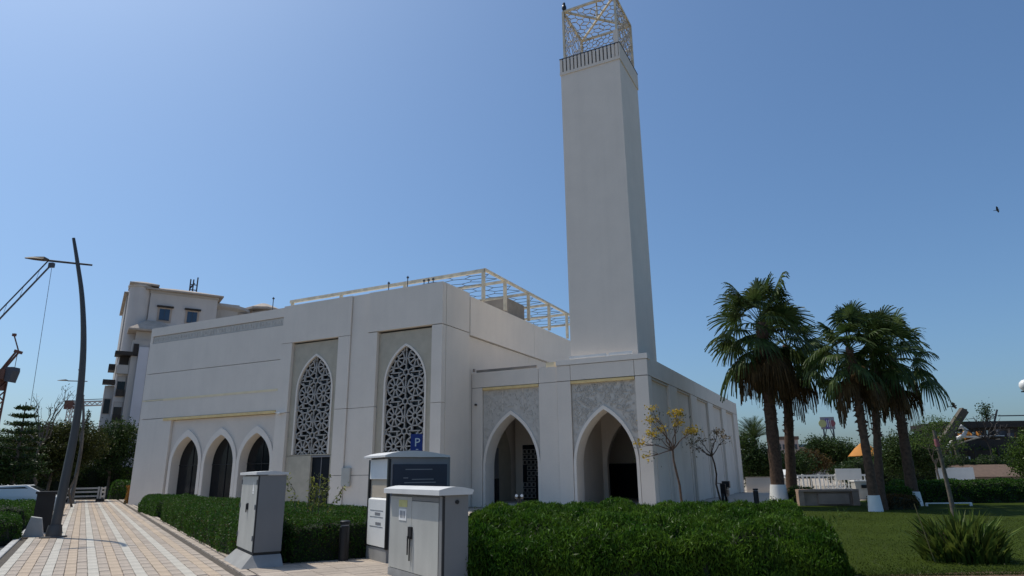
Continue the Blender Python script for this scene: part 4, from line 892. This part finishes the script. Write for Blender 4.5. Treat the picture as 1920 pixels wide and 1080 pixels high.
# shrubs poking over the clipped hedge
def sapling(label, base, h, n, spread, m, name='sapling', cat='plant'):
    t = thing(name, label, cat, base); b = MB(); C = []
    for k in range(6):
        q = (random.uniform(-spread, spread), random.uniform(-.15, .15), h*random.uniform(.75, 1)); limb(b, (0, 0, 0), q, .012, .004, .06)
        C += [(q[0]*u+random.gauss(0, .05), q[1]*u+random.gauss(0, .05), q[2]*u+random.gauss(0, .04)) for u in RNG.uniform(.55, 1.02, n//6)]
    b.build('stem', 'bark2', t); stuff(npmesh('foliage', leaves(np.array(C), .085, .035, .2), 4, m, t))
sapling('straggly yellow green shrub showing above and behind the grey utility cabinet', PW(15.9, 4.55), 1.72, 330, .75, 'paleleaf', 'shrub', 'shrub')
sapling('thin pale sapling rising from the clipped hedge before the side door', (-5.1, 18.2, 0), 1.42, 130, .10, 'paleleaf')
# strap leaved clump on the lawn
lc = thing('strap_leaf_clump', 'big clump of upright strap leaves on the lawn at lower right', 'plant', (8.25, 13.05, -.02))
def blade_mesh(n, rad, h):
    V = []
    for _ in range(n):
        a = random.random()*6.28; r0 = rad*math.sqrt(random.random()); x0, y0 = r0*math.cos(a), r0*math.sin(a)*.8; ln = h*random.uniform(.45, 1.05)*math.sqrt(max(.1, 1.08-(r0/rad)**2)); out = random.uniform(.05, .75)*(.4+r0/rad); az = a+random.gauss(0, .6); w_ = random.uniform(.02, .055); yaw_ = random.random()*3.14
        P_ = [Vector((x0+math.cos(az)*out*u*u*ln, y0+math.sin(az)*out*u*u*ln, ln*(u-.12*out*u*u))) for u in (0, .4, .75, 1)]; W_ = [w_*.8, w_, w_*.7, .002]; sd_ = Vector((math.cos(yaw_), math.sin(yaw_), 0))
        for i in range(3): V += [P_[i]-sd_*W_[i], P_[i]+sd_*W_[i], P_[i+1]+sd_*W_[i+1], P_[i+1]-sd_*W_[i+1]]
    return np.array([tuple(v) for v in V])
stuff(npmesh('blades', blade_mesh(560, .72, .92), 4, 'blade', lc))
b = MB()
for _ in range(16): a = random.random()*6.28; b.tube([(.3*math.cos(a), .3*math.sin(a), 0), (.75*math.cos(a), .6*math.sin(a), .5)], [.012, .006], 4)
stuff(b.build('stalk', 'bark', lc))
for (x, y, h) in ((7.55, 12.8, 1.0),): b = MB().tube([(0, 0, 0), (-.1, 0, .5), (-.2, 0, h)], [.012, .01, .006], 5); o = b.build('dry_stalk', 'petiole', None, (x, y, -.02)); tag(o, 'single dry stalk leaning left out of the strap leaf clump', 'stalk')

# ------------------------------------------------------------------ fan palms
def fan_frond(rr, T, az, el, sc, dead=False):
    """one costapalmate leaf in palm space: sagging petiole, ribbed fan, tips hanging under their weight"""
    V = []; F = []
    def q(*ps): o = len(V); V.extend(tuple(p) for p in ps); F.append(tuple(range(o, o+len(ps))))
    D = Vector((math.cos(az)*math.cos(el), math.sin(az)*math.cos(el), math.sin(el))); Y = Vector((-math.sin(az), math.cos(az), 0)); Z = D.cross(Y)
    if Z.z < 0: Z = -Z
    pl_ = sc*rr.uniform(.85, 1.2)*(.8 if dead else 1); sag = .22 if not dead else .3; pt = [D*(pl_*u)-Vector((0, 0, sag*pl_*u*u*max(.15, math.cos(el)))) for u in (0, .35, .7, 1)]
    for i in range(3):
        w0, w1 = .028-.006*i, .022-.006*i
        q(pt[i]-Y*w0, pt[i+1]-Y*w1, pt[i+1]+Y*w1, pt[i]+Y*w0); q(pt[i]-Z*w0, pt[i+1]-Z*w1, pt[i+1]+Z*w1, pt[i]+Z*w0)
    X = (pt[3]-pt[2]).normalized(); roll = rr.uniform(-.7, .7); Yr = (Y*math.cos(roll)+Z*math.sin(roll)); Zr = X.cross(Yr)
    if Zr.z < 0: Zr = -Zr
    n = 26; half = R(rr.uniform(95, 118)*(.55 if dead else 1)); c0 = pt[3]; dr = (rr.uniform(.18, .5)+.35*max(0, .5-el))*(1.5 if dead else 1)
    for i in range(n):
        a = -half+2*half*i/(n-1); ln = sc*.98*(.74+.26*math.cos(a*.75))*rr.uniform(.88, 1.08); dv = X*math.cos(a)+Yr*math.sin(a)-Zr*.10*abs(math.sin(a)); sd = (Yr*math.cos(a)-X*math.sin(a))
        hw = math.tan(half/(n-1))*1.02; fold = Zr*(.02*sc*(1 if i % 2 else -1)); tp = rr.uniform(.8, 1.3)*dr
        pts = []
        for u in (0, .3, .55, .78, 1.0):
            hang = 0 if u < .4 else ((u-.4)/.6)**1.7
            pts.append(c0+dv*(ln*(u-hang*.33*min(1, tp)))-Vector((0, 0, ln*(.06*u*u+hang*.62*tp))))
        ws = [.008, hw*ln*.3, hw*ln*.5, hw*ln*.30, .004]
        for j in range(4): q(pts[j]-sd*ws[j]+fold*(j/4), pts[j]+sd*ws[j]-fold*(j/4), pts[j+1]+sd*ws[j+1]-fold*((j+1)/4), pts[j+1]-sd*ws[j+1]+fold*((j+1)/4))
    nm = 'dead_frond' if dead else 'frond'; me = bpy.data.meshes.new(nm); me.from_pydata([tuple(Vector(v)+T) for v in V], [], F); me.update(); me.materials.append(M['dryfrond' if dead else 'frond'])
    o = bpy.data.objects.new(nm, me); col.objects.link(o); return o
def palm(label, base, top, r0, r1, sc_, nf, white=0, skirt=16, seed=0):
    rr = random.Random(seed); t = thing('fan_palm', label, 'palm tree', base, 0, 'tall fan palms on the lawn')
    B = Vector(base); T = Vector(top)-B; b = MB(); n = 26; pts = []; rad = []
    for i in range(n+1):
        u = i/n; pts.append(Vector((T.x*(u**1.25), T.y*(u**1.25), T.z*u))); rad.append((r0+(r1-r0)*min(1, u*1.6))*(1+.06*math.sin(i*2.1))*(1.35-.35*min(1, u*9)))
    b.tube(pts, rad, 12)
    for k in range(150):                                # old leaf bases on the upper trunk
        u = rr.uniform(.42, .98); a = rr.random()*6.28; c = Vector((T.x*u**1.25, T.y*u**1.25, T.z*u)); o = Vector((math.cos(a), math.sin(a), 0)); rd = r1*1.0
        sd_ = Vector((-o.y, o.x, 0))*.05; p0 = c+o*rd*.85; ln = rr.uniform(.10, .26); e = p0+o*ln*.75+Vector((0, 0, ln*rr.uniform(-.2, .9)))
        b.add([p0-sd_, p0+sd_, p0+Vector((0, 0, .12)), e], [(0, 1, 3), (1, 2, 3), (2, 0, 3)])
    b.build('trunk', 'bark', t)
    if white: MB().tube([Vector((T.x*(white*k/5/T.z)**1.25, T.y*(white*k/5/T.z)**1.25, white*k/5)) for k in range(6)], [r0*(1.35-.35*min(1, white*k/5/T.z*9))*1.07+.004 for k in range(6)], 18).build('white_band', 'white', t)
    for k in range(nf):
        u = k/nf; el = R(80-118*u**1.15+rr.uniform(-12, 12)); az = k*2.39996+rr.uniform(-.35, .35)
        fan_frond(rr, T+Vector((0, 0, .15-.55*u*sc_)), az, el, sc_*rr.uniform(.82, 1.15)).parent = t
    for k in range(skirt):
        az = k*2.39996+.4+rr.uniform(-.3, .3); el = R(rr.uniform(-75, -35)); fan_frond(rr, T+Vector((0, 0, -.35-.5*rr.random()*sc_)), az, el, sc_*rr.uniform(.7, .95), True).parent = t
palm('tallest fan palm, nearest the mosque, with white painted trunk foot', (13.1, 34.35, -.03), (13.2, 34.3, 9.15), .33, .28, 1.62, 36, .95, 16, 1)
palm('slimmer fan palm just right of the tallest one, crown partly behind it', (14.9, 37.2, -.03), (15.35, 36.6, 8.35), .29, .23, 1.42, 28, 0, 12, 2)
palm('left palm of the twin pair with trunks touching at the foot', (14.5, 28.0, -.03), (14.4, 28.0, 6.65), .195, .145, 1.12, 28, .62, 11, 3)
palm('right palm of the twin pair, upright trunk', (15.28, 29.0, -.03), (16.15, 29.2, 6.95), .185, .135, 1.12, 26, 0, 13, 4)
palm('rightmost fan palm leaning left with a white painted trunk foot', (18.3, 31.86, -.03), (18.45, 32.0, 7.0), .26, .195, 1.25, 28, .62, 7, 5)
def pinnate():
    b = MB(); pts = [Vector((1.9*u, 0, .55*u-.75*u*u)) for u in np.linspace(0, 1, 8)]; b.tube(pts, [.03-.003*i for i in range(8)], 4)
    for i in range(22):
        u = .12+.88*i/22; p = Vector((1.9*u, 0, .55*u-.75*u*u)); ln = .42*math.sin(PI*(.15+.8*u))+.08
        for s_ in (-1, 1): b.add([p+Vector((-.02, 0, 0)), p+Vector((.02, 0, 0)), p+Vector((ln*.55, s_*ln*.8, ln*.22))], [(0, 1, 2)])
    me = b.build('frond', 'frond').data; bpy.data.objects.remove(bpy.data.objects['frond' if 'frond' in bpy.data.objects else 0]) if False else None
    return me
_o0 = set(bpy.data.objects); pm = pinnate()
for o in set(bpy.data.objects)-_o0: bpy.data.objects.remove(o)
dp = thing('date_palm', 'date palm with stiff feathery fronds beyond the end of the mosque', 'palm tree', (21.6, 61, -.1))
MB().tube([(0, 0, 0), (0, 0, 4.4)], [.3, .26], 10).build('trunk', 'bark', dp)
for k in range(34):
    o = bpy.data.objects.new('frond', pm); col.objects.link(o); o.parent = dp
    o.matrix_basis = Matrix.Translation((0, 0, 4.4)) @ Matrix.Rotation(k*2.4, 4, 'Z') @ Matrix.Rotation(-R(78-70*k/34), 4, 'Y') @ Matrix.Rotation(random.uniform(-.6, .6), 4, 'X') @ Matrix.Scale(1.15, 4)

# ------------------------------------------------------------------ right background
GR = 'trees beyond the lawn'
tree('dark tree right behind the far end of the mosque', (20.6, 60, -.1), 1.2, [(0, 0, 2.6, 1.5, 1.5, 2.2), (1.6, 0, 2.2, 1.4, 1.4, 1.7), (-.3, 0, 4.0, 1.0, 1.0, 1.0)], 11000, (.2, .1), 'treeleaf', group=GR)
tree('low dark tree between the date palm and the leftmost fan palm trunk', (24.4, 62, -.1), .9, [(0, 0, 1.9, 1.7, 1.5, 1.3), (1.5, 0, 2.2, 1.2, 1.2, 1.0)], 8000, (.2, .1), 'treeleaf', group=GR)
tree('broad dark green tree below the billboard', (35.0, 75, -.1), 1.6, [(0, 0, 3.6, 2.6, 2.2, 1.5), (-1.6, 0, 4.4, 1.3, 1.3, .9), (1.9, 0, 3.0, 2.0, 2.0, 1.2), (-2.2, 0, 2.8, 1.6, 1.6, 1.2)], 15000, (.24, .12), 'treeleaf', group=GR, clump=.4)
tree('rusty brown tree in front of the broad dark one', (28.2, 65.5, -.1), 1.3, [(0, 0, 2.6, 1.4, 1.3, .9), (.9, 0, 2.3, 1.1, 1.1, .8), (-.7, 0, 1.9, 1.1, 1.1, .7)], 9000, (.16, .09), 'brownleaf', group=GR, clump=.28)
tree('low green tree left of the twin palms behind the white fence', (38.2, 70, -.1), 1.0, [(0, 0, 2.0, 2.0, 1.6, 1.3), (-1.8, 0, 1.7, 1.4, 1.4, 1.0)], 9000, (.22, .11), 'treeleaf', group=GR, clump=.35)
tree('dense dark rounded tree behind the rightmost fan palm', (29.6, 51.5, -.1), 1.1, [(0, 0, 2.9, 1.8, 1.7, 1.6), (-1.3, 0, 2.3, 1.2, 1.2, 1.3), (1.5, 0, 2.5, 1.3, 1.3, 1.3)], 15000, (.17, .085), 'treeleaf', group=GR, clump=.3)
tree('thin tree with sparse yellow green twigs right of the rightmost palm', (28.6, 46.5, -.1), 2.2, [(.2, 0, 4.3, 1.2, 1.1, .8), (1.1, 0, 4.6, .9, .9, .6), (-.5, 0, 3.5, .9, .9, .8), (1.2, 0, 3.2, 1.2, 1.0, .8)], 2300, (.15, .07), 'treeleaf2', group=GR, r=.08, clump=.3, per=12)
tree('bright green tree cut by the right edge of the picture', (27.9, 36.6, -.1), 1.2, [(0, 0, 2.5, 1.1, 1.2, 1.2), (1.0, 0, 3.0, 1.3, 1.2, 1.2), (-.4, 0, 1.6, .8, .9, .8), (1.4, 0, 1.6, 1.3, 1.2, .9)], 15000, (.12, .065), 'treeleaf2', group=GR, clump=.22)
tree('bushy tree in front of the dark canopy at right', (39.6, 57, -.1), .7, [(0, 0, 1.5, 1.6, 1.3, .9), (2.2, 0, 1.7, 1.6, 1.3, 1.0), (-2, 0, 1.4, 1.5, 1.2, .9), (4, 0, 1.6, 1.5, 1.2, 1.0)], 13000, (.18, .09), 'treeleaf', group=GR, clump=.3)
for i, (x, y, h, m, lb) in enumerate(((33.5, 66, 2.6, 'treeleaf', 'dark tree behind the white hoarding'), (46, 66, 3.4, 'treeleaf2', 'light green tree at the far right behind the dark roof'), (17.8, 75, 3.0, 'treeleaf', 'distant dark tree seen past the mosque end wall'), (30.5, 84, 3.3, 'treeleaf', 'distant tree between the first two palm trunks'), (42, 84, 3.2, 'treeleaf', 'distant tree behind the twin palm trunks'))):
    tree(lb, (x, y, -.1), h*.35, [(0, 0, h*.62, 2.0, 1.8, h*.36), (1.8, 0, h*.55, 1.6, 1.5, h*.3), (-1.8, 0, h*.52, 1.6, 1.5, h*.3)], 8000, (.24, .12), m, group=GR, clump=.4)

hedge('shrub_belt', 'high dark green shrub belt behind the white hoarding and the tiled shed', [(27, 54.5), (36, 55), (52, 56.5), (52, 58.5), (36, 57.5), (27, 56.5)], 2.3, 26000, .7, 'treeleaf', (.17, .085), .1, None, .28, None, 'shrubs', .25)
bc = thing('stone_bench', 'long low brown stone bench wall with recessed front beyond the shrubs', 'bench', (13.5, 32.9, -.03), R(-6))
MB().box(0, 2.75, 0, .5, .64, .74).build('seat', 'stonebench', bc); MB().box(0, .25, .05, .45, 0, .64).build('end_block', 'stonebench', bc); MB().box(2.45, 2.75, .05, .45, 0, .64).build('end_block', 'stonebench', bc); MB().box(.25, 2.45, .2, .4, 0, .64).build('back_panel', 'stonebench', bc)
MB().box(.9, 2.3, .1, .2, .06, .54).build('front_panel', 'stonebench', bc)
fc = thing('white_fence', 'white lattice fence along the back of the lawn behind the palms', 'fence', (17.2, 43.5, -.05), R(-5))
MB().box(-.2, 5.6, 0, .06, 1.25, 1.36).build('top_rail', 'white', fc)
for i in range(23):
    x = i*.25
    if i % 4 == 0: MB().box(x-.05, x+.05, -.02, .08, 0, 1.4).build('post', 'white', fc)
    MB().box(x-.03, x+.03, .01, .05, .1, 1.25).build('picket', 'white', fc)
b = MB()
for i in range(18): b.bar((2.2+i*.18, -.01, .15), (2.5+i*.18, -.01, .75), .035).bar((2.5+i*.18, -.012, .15), (2.2+i*.18, -.012, .75), .035)
b.build('lattice_infill', 'white', fc)
cv = thing('canvas_awning', 'plain white canvas awning over the white fence', 'awning', (20.1, 43.0, 0), R(-5))
MB().box(0, 1.55, 0, .03, .98, 1.66).build('canvas', 'white', cv); MB().tube([(.05, .05, 0), (.05, .05, 1.66)], .03, 6).build('post', 'white', cv); MB().tube([(1.5, .05, 0), (1.5, .05, 1.66)], .03, 6).build('post', 'white', cv)
gt = thing('garden_hut', 'small pale hut with white lean-to roof between the two left palms', 'hut', (17.3, 44.6, -.05), R(-10))
MB().box(0, .95, 0, .9, 0, 1.15).build('wall', 'wall2', gt); MB().add([(-.15, -.2, 1.15), (1.0, -.2, 1.15), (1.0, 1.0, 1.65), (-.15, 1.0, 1.65), (-.15, -.2, 1.2), (1.0, -.2, 1.2), (1.0, 1.0, 1.7), (-.15, 1.0, 1.7)], [(0, 3, 2, 1), (4, 5, 6, 7), (0, 1, 5, 4), (1, 2, 6, 5), (2, 3, 7, 6), (3, 0, 4, 7)]).build('roof', 'white', gt)
wb = thing('white_bin', 'pale waste container right of the stone bench', 'bin', (19.6, 39.6, -.03), R(-8))
MB().prism([[(0, 0), (.7, 0), (.78, .95), (-.06, .95)]], 0, .7).build('body', 'cab', wb); MB().box(-.1, .82, -.04, .74, .96, 1.03).build('lid', 'white', wb); MB().box(.25, .55, -.06, -.04, .6, .78).build('opening', 'black', wb)
mc = thing('motor_scooter', 'black motor scooter parked by the mosque flank', 'scooter', (11.35, 37.4, -.04), R(245))
for x in (-.6, .6):
    w_ = MB().tube([(x, -.06, .24), (x, .06, .24)], .24, 14).build('wheel', 'tyre', mc); MB().tube([(x, -.065, .24), (x, .065, .24)], .12, 8).build('rim', 'palesteel', w_)
MB().prism([[(-.85, .4), (-.2, .3), (.3, .28), (.38, .45), (.48, .95), (.4, .98), (.25, .42), (-.1, .42), (-.2, .68), (-.85, .62)]], -.14, .14).build('body', 'black', mc)
MB().box(-.8, -.15, -.13, .13, .69, .79).build('seat', 'black', mc); MB().tube([(.45, -.32, 1.02), (.43, 0, .98), (.45, .32, 1.02)], .022, 6).build('handlebar', 'black', mc); MB().box(-1.05, -.7, -.2, .2, .75, 1.1).build('top_box', 'black', mc)
lw = thing('garden_wall', 'low pale wall section at the far end of the mosque flank', 'wall', BWd(.1, 27.4, -.05), BRZ)
MB().box(0, 2.0, 0, .25, 0, 1.1).build('wall', 'wall2', lw); MB().box(-.05, 2.05, -.04, .29, 1.1, 1.16).build('coping', 'cream', lw)
# leaning trunk with pink cloth
lt2 = thing('leaning_trunk', 'slim bare grey trunk leaning left with pink cloth tied round its top', 'tree', (14.6, 23.23, -.03))
MB().tube([(0, 0, 0), (-.02, 0, .8), (-.1, -.05, 1.6), (-.18, -.1, 2.3), (-.24, -.1, 2.9)], [.08, .068, .062, .06, .045], 9).build('trunk', 'bark2', lt2)
MB().tube([(-.19, -.1, 2.35), (-.20, -.1, 2.45), (-.215, -.1, 2.6)], [.066, .076, .064], 9).build('cloth_wrap', 'pink', lt2)
MB().tube([(-.15, -.1, 2.2), (-.3, -.1, 2.25)], [.03, .02], 5).build('branch_stub', 'bark2', lt2)
lbm = thing('leaning_beam', 'heavy dark timber beam rising at a slant against the sky at right', 'beam', (37.4, 60, -.1))
MB().bar((0, 0, 3.4), (2.9, 0, 6.7), .5, .62).build('beam', 'wood', lbm); MB().bar((.4, .1, 0), (.4, .1, 3.7), .3).bar((1.6, .1, 0), (1.6, .1, 4.9), .25).build('support', 'wood', lbm); MB().bar((2.6, 0, 6.65), (3.05, 0, 6.6), .35).build('beam_cap', 'wood', lbm)
cn = thing('canopy_bar', 'dark open pavilion with curved pale edged canopy and cluttered roof at right', 'pavilion', (41.0, 61, -.1), R(-4))
b = MB(); pr = [(-2.6+i*.65, 3.3+1.15*math.sin(PI*min(1, i/9)*.6)) for i in range(10)]
b.prism([pr+[(x, z-.12) for x, z in reversed(pr)]], -.1, 3.5).build('canopy', 'dkwood', cn)
b = MB(); [b.bar((pr[i][0], -.14, pr[i][1]), (pr[i+1][0], -.14, pr[i+1][1]), .1) for i in range(7)]; b.build('canopy_edge', 'cream', cn)
for x in (-1.9, .2, 2.2): MB().bar((x, 0, 0), (x, 0, 3.5), .14).build('post', 'dkwood', cn)
MB().box(-2.4, 3.3, 3.0, 3.2, 0, 3.3).build('rear_wall', 'dkwood', cn); MB().box(.1, 1.9, -.1, .3, 2.05, 2.4).build('blue_counter', 'teal', cn)
for i in range(22):
    x = random.uniform(-2.6, -.2); z = random.uniform(1.1, 2.5); MB().box(x, x+random.uniform(.12, .32), .2, .35, z, z+random.uniform(.1, .3)).build('hanging_item', random.choice(['white', 'white', 'cream', 'greyframe']), cn)
for i in range(34):
    x = random.uniform(-1.6, 4.6); z = 4.45+random.uniform(0, .35); w_ = random.uniform(.15, .5); MB().box(x, x+w_, .4+i*.05, .7+i*.05, z-.3, z+random.uniform(.05, .5)).build('roof_item', random.choice(['white', 'dksteel', 'dksteel', 'dkwood', 'teal', 'orange', 'dkwood']), cn)
MB().box(-.9, 3.0, -.02, .3, 4.35, 4.5).build('roof_edge', 'white', cn); MB().bar((-3.3, -.3, 3.7), (-1.6, -.3, 4.25), .5, .35).build('pink_awning', 'pink', cn); MB().bar((-2.2, -.3, 4.3), (-1.4, -.3, 4.9), .4, .25).build('white_awning', 'white', cn)
dk = thing('roof_deck', 'dark flat roof deck with railing and planter above the canopy', 'building', (43.5, 66, -.1), R(-3))
MB().box(-1.5, 12, 0, 6, 5.5, 6.1).build('deck', 'dkwood', dk); MB().box(-1.2, 12, .5, 6, 0, 5.5).build('wall', 'dkwood', dk)
MB().bar((3.4, .1, 5.75), (4.0, .1, 7.2), .12).bar((4.0, .1, 6.6), (12, .1, 6.6), .1).build('railing', 'dksteel', dk)
stuff(npmesh('planter_bush', leaves(RNG.normal(size=(500, 3))*np.array([.3, .25, .45])+np.array([3.1, .5, 7.0]), .2, .1), 4, 'treeleaf', dk)); MB().bar((3.1, .5, 6.1), (3.1, .5, 7.0), .12).build('bush_stem', 'bark2', dk)
tg = thing('bare_tree', 'tangle of bare dark branches above the curved canopy at right', 'tree', (41.4, 59.6, -.1)); b = MB(); limb(b, (0, 0, 0), (.1, 0, 4.2), .12, .07)
for q in ((-1.3, 0, 5.6), (-.7, 0, 6.1), (.2, 0, 5.9), (.9, 0, 6.2), (1.6, 0, 5.7), (-1.7, 0, 5.0), (2.2, 0, 5.4)):
    limb(b, (.1, 0, 4.0), q, .06, .02, .08)
    for _ in range(4): limb(b, Vector((.1, 0, 4.0)).lerp(Vector(q), random.uniform(.4, 1)), Vector(q)+Vector((random.uniform(-.7, .7), random.uniform(-.4, .4), random.uniform(-.5, .3))), .03, .012, .12, 3)
b.build('trunk', 'dkwood', tg)
sd_t = thing('curved_tube', 'pale curved tube looping out beside the slanted timber beam', 'slide', (39.0, 60.5, -.1)); MB().tube([(-.6, 0, 3.5), (.2, 0, 4.1), (1.2, 0, 4.55), (1.5, 0, 5.0), (1.1, 0, 5.3), (.6, 0, 5.2)], .17, 8).build('tube', 'white', sd_t); MB().bar((-.3, 0, 0), (-.3, 0, 3.7), .12).build('support', 'palesteel', sd_t)
gl = thing('globe_lamp', 'white globe park lamp at the right edge above the green tree', 'lamp', (30.85, 40, -.1))
MB().tube([(0, 0, 0), (0, 0, 6.1)], [.07, .04], 8).build('post', 'black', gl); MB().lathe([(0, 0), (.16, .02), (.3, .18), (.34, .36), (.3, .54), (.16, .68), (0, .72)], 18, (0, 0, 6.1)).build('globe', 'globe', gl); MB().box(-.34, .34, -.02, .02, 6.05, 6.12).build('bracket', 'black', gl)
ho = thing('white_hoarding', 'plain white hoarding panel behind the leaning trunk', 'hoarding', (31.0, 50.5, -.1), R(-8))
MB().box(0, 2.55, 0, .08, 0, 1.75).build('panel', 'white', ho)
for x in (.1, 1.3, 2.45): MB().box(x-.04, x+.04, .08, .16, 0, 1.8).build('post', 'palesteel', ho)
lr = thing('tiled_shed', 'low shed with brown tiled roof right of the white hoarding', 'shed', (34.6, 52.5, -.1), R(-6))
MB().box(0, 4.2, 0, 2.5, 0, 1.0).build('wall', 'ac', lr); MB().add([(-.2, -.3, 1.0), (4.4, -.3, 1.0), (4.4, 2.8, 1.9), (-.2, 2.8, 1.9), (-.2, -.3, 1.06), (4.4, -.3, 1.06), (4.4, 2.8, 1.96), (-.2, 2.8, 1.96)], [(0, 3, 2, 1), (4, 5, 6, 7), (0, 1, 5, 4), (1, 2, 6, 5), (2, 3, 7, 6), (3, 0, 4, 7)]).build('roof', 'brick', lr)
rp = thing('low_rail', 'thin white rail beside the rightmost palm foot', 'rail', (18.6, 31.5, -.03), R(-4))
MB().bar((0, 0, .12), (2.0, 0, .12), .05).build('rail', 'white', rp); MB().box(1.9, 2.0, -.05, .05, 0, .12).build('post', 'white', rp); MB().box(0, .08, -.05, .05, 0, .1).build('post', 'white', rp)
# billboard, parasol, hotel
bb = thing('billboard', 'small far billboard on legs with yellow, violet and red shapes', 'sign', (41.0, 90, -.1), R(-10))
MB().box(0, 1.75, 0, .15, 6.9, 8.5).build('board', 'signframe', bb)
for x, r_, m in ((.22, .62, 'label'), (1.45, .5, 'pink')): MB().tube([(x, -.02, 7.65), (x, -.06, 7.65)], r_*.8, 24).build('disc', m, bb)
MB().box(.62, 1.05, -.04, -.005, 6.95, 8.3).build('stripe', 'purple', bb); 
for x in (.75, 1.0, 1.22): MB().box(x, x+.07, -.06, -.045, 7.2, 8.1).build('letter_stroke', 'white', bb)
for x in (.3, 1.5): MB().bar((x, .1, 0), (x, .1, 6.9), .16).bar((x, .1, 5.6), (x+.35*(1 if x < 1 else -1), .1, 6.9), .1).build('leg', 'dksteel', bb)
um = thing('parasol', 'orange parasol showing between the palm trunks', 'parasol', (36.0, 70, -.4)); MB().lathe([(1.6, 3.35), (1.62, 3.3), (.9, 4.1), (.1, 4.75), (0, 4.75)], 10).build('canopy', 'orange', um); MB().tube([(0, 0, 0), (0, 0, 4.7)], .05, 6).build('pole', 'palesteel', um)
ht = thing('distant_hotel', 'far pinkish hotel behind the second palm trunk', 'building', (58, 150, -.1), R(-8))
MB().box(0, 4.6, 0, 8, 0, 8.2).box(4.6, 10, 1, 8, 0, 6.6).build('wall', 'pinkwall', ht); MB().box(-.2, 4.8, -.2, 8.2, 8.2, 8.9).build('roof', 'brick', ht); MB().box(4.7, 10.2, .6, 8, 6.6, 7.2).build('roof', 'teal', ht)
for i in range(5):
    for j in range(2): MB().box(.4+i*.85, .9+i*.85, -.05, 0, 4.2+j*1.9, 5.3+j*1.9).build('window', 'dksteel', ht)

# ------------------------------------------------------------------ cranes on the left
def lattice_beam(b, p, q, w_, n, r):
    p, q = Vector(p), Vector(q); d = (q-p).normalized(); upv = Vector((0, 0, 1)) if abs(d.z) < .9 else Vector((1, 0, 0)); s_ = d.cross(upv).normalized()*w_/2; u_ = s_.cross(d).normalized()*w_/2
    cs = [s_+u_, s_-u_, -s_-u_, -s_+u_]
    for c in cs: b.bar(p+c, q+c, r)
    for i in range(n):
        a, e = p.lerp(q, i/n), p.lerp(q, (i+1)/n)
        for k in range(4): b.bar(a+cs[k], e+cs[(k+1) % 4], r*.7)
jc = thing('luffing_crane', 'distant crane with long thin slanting jib and hanging rope at far left', 'crane', (-146, 150, -.1))
b = MB(); b.bar((-.6, 0, 1.2), (36.2, 0, 50.9), .28).bar((-1.8, 0, 2.5), (35.2, 0, 51.8), .22); [b.bar(Vector((-.6, 0, 1.2)).lerp(Vector((36.2, 0, 50.9)), i/12), Vector((-1.8, 0, 2.5)).lerp(Vector((35.2, 0, 51.8)), (i+.5)/12), .05) for i in range(12)]
b.build('jib', 'dksteel', jc); MB().box(35.7, 36.8, -.4, .4, 50.2, 51.3).build('jib_head', 'dksteel', jc); MB().bar((36.4, 0, 50), (37.4, 0, 17), .07).build('hoist_rope', 'dksteel', jc); MB().box(-3, 3, -3, 3, 0, 2.5).build('base', 'redsteel', jc)
rc = thing('tower_crane', 'red brown tower crane with A frame and hanging basket at the left edge', 'crane', (-95.2, 120, -.1)); rc.scale = (.9, .9, .97)
b = MB(); lattice_beam(b, (1.6, 0, 0), (1.6, 0, 19.5), 2.2, 11, .28); b.build('mast', 'redsteel', rc)
MB().box(-3, 3.6, -1.2, 1.2, 19.7, 21.6).box(.4, 2.6, -1, 1, 17.8, 19.7).build('machinery_deck', 'redsteel', rc)
MB().prism([[(3.7, 19.4), (4.6, 19.2), (5.1, 21.3), (5.0, 22.0), (3.3, 22.0), (3.4, 20.6)]], -1, 1).build('counterweight', 'dksteel', rc)
b = MB(); b.bar((1.9, 0, 21.6), (4.2, 0, 25), .28).bar((2.4, 0, 21.6), (4.8, 0, 24.9), .28).bar((4.0, 0, 25.2), (5.4, 0, 24.8), .6, .55).bar((4.8, 0, 25), (3.2, 0, 28.2), .18).bar((2.9, 0, 28.3), (3.5, 0, 28.3), .5).bar((4.6, 0, 22), (4.6, 0, 24.8), .08); b.build('a_frame', 'redsteel', rc)
b = MB(); b.bar((-.5, 0, 21.6), (-.4, 0, 29), .2).bar((.3, 0, 21.6), (-.4, 0, 27), .12).bar((.9, 0, 21.6), (.6, 0, 25), .12).bar((-1.2, 0, 26), (.2, 0, 26), .4); b.build('mast_head', 'palesteel', rc)
b = MB(); [b.bar((random.uniform(-1.5, 1.5), -1.2, 8+i*1.1), (random.uniform(0, 4.5), -1.2, 8.6+i*1.1), .25) for i in range(9)]; b.build('walkway', 'dksteel', rc)
hc = thing('tower_crane', 'pale horizontal crane jib with dark counterweight beside the apartment block', 'crane', (-113.5, 170, -.1))
b = MB(); lattice_beam(b, (1, 0, 0), (1, 0, 19), 1.3, 14, .18); b.build('mast', 'palesteel', hc)
b = MB(); lattice_beam(b, (1.5, 0, 20.0), (22, 0, 20.4), 1.0, 16, .24); b.build('jib', 'palesteel', hc); MB().box(-.6, 1.6, -.7, .7, 18.7, 20.9).build('counterweight', 'redsteel', hc); MB().bar((2, 0, 21), (22, 0, 21.6), .16).bar((2.4, 0, 21), (3.6, 0, 22.2), .4).build('tie', 'dksteel', hc)
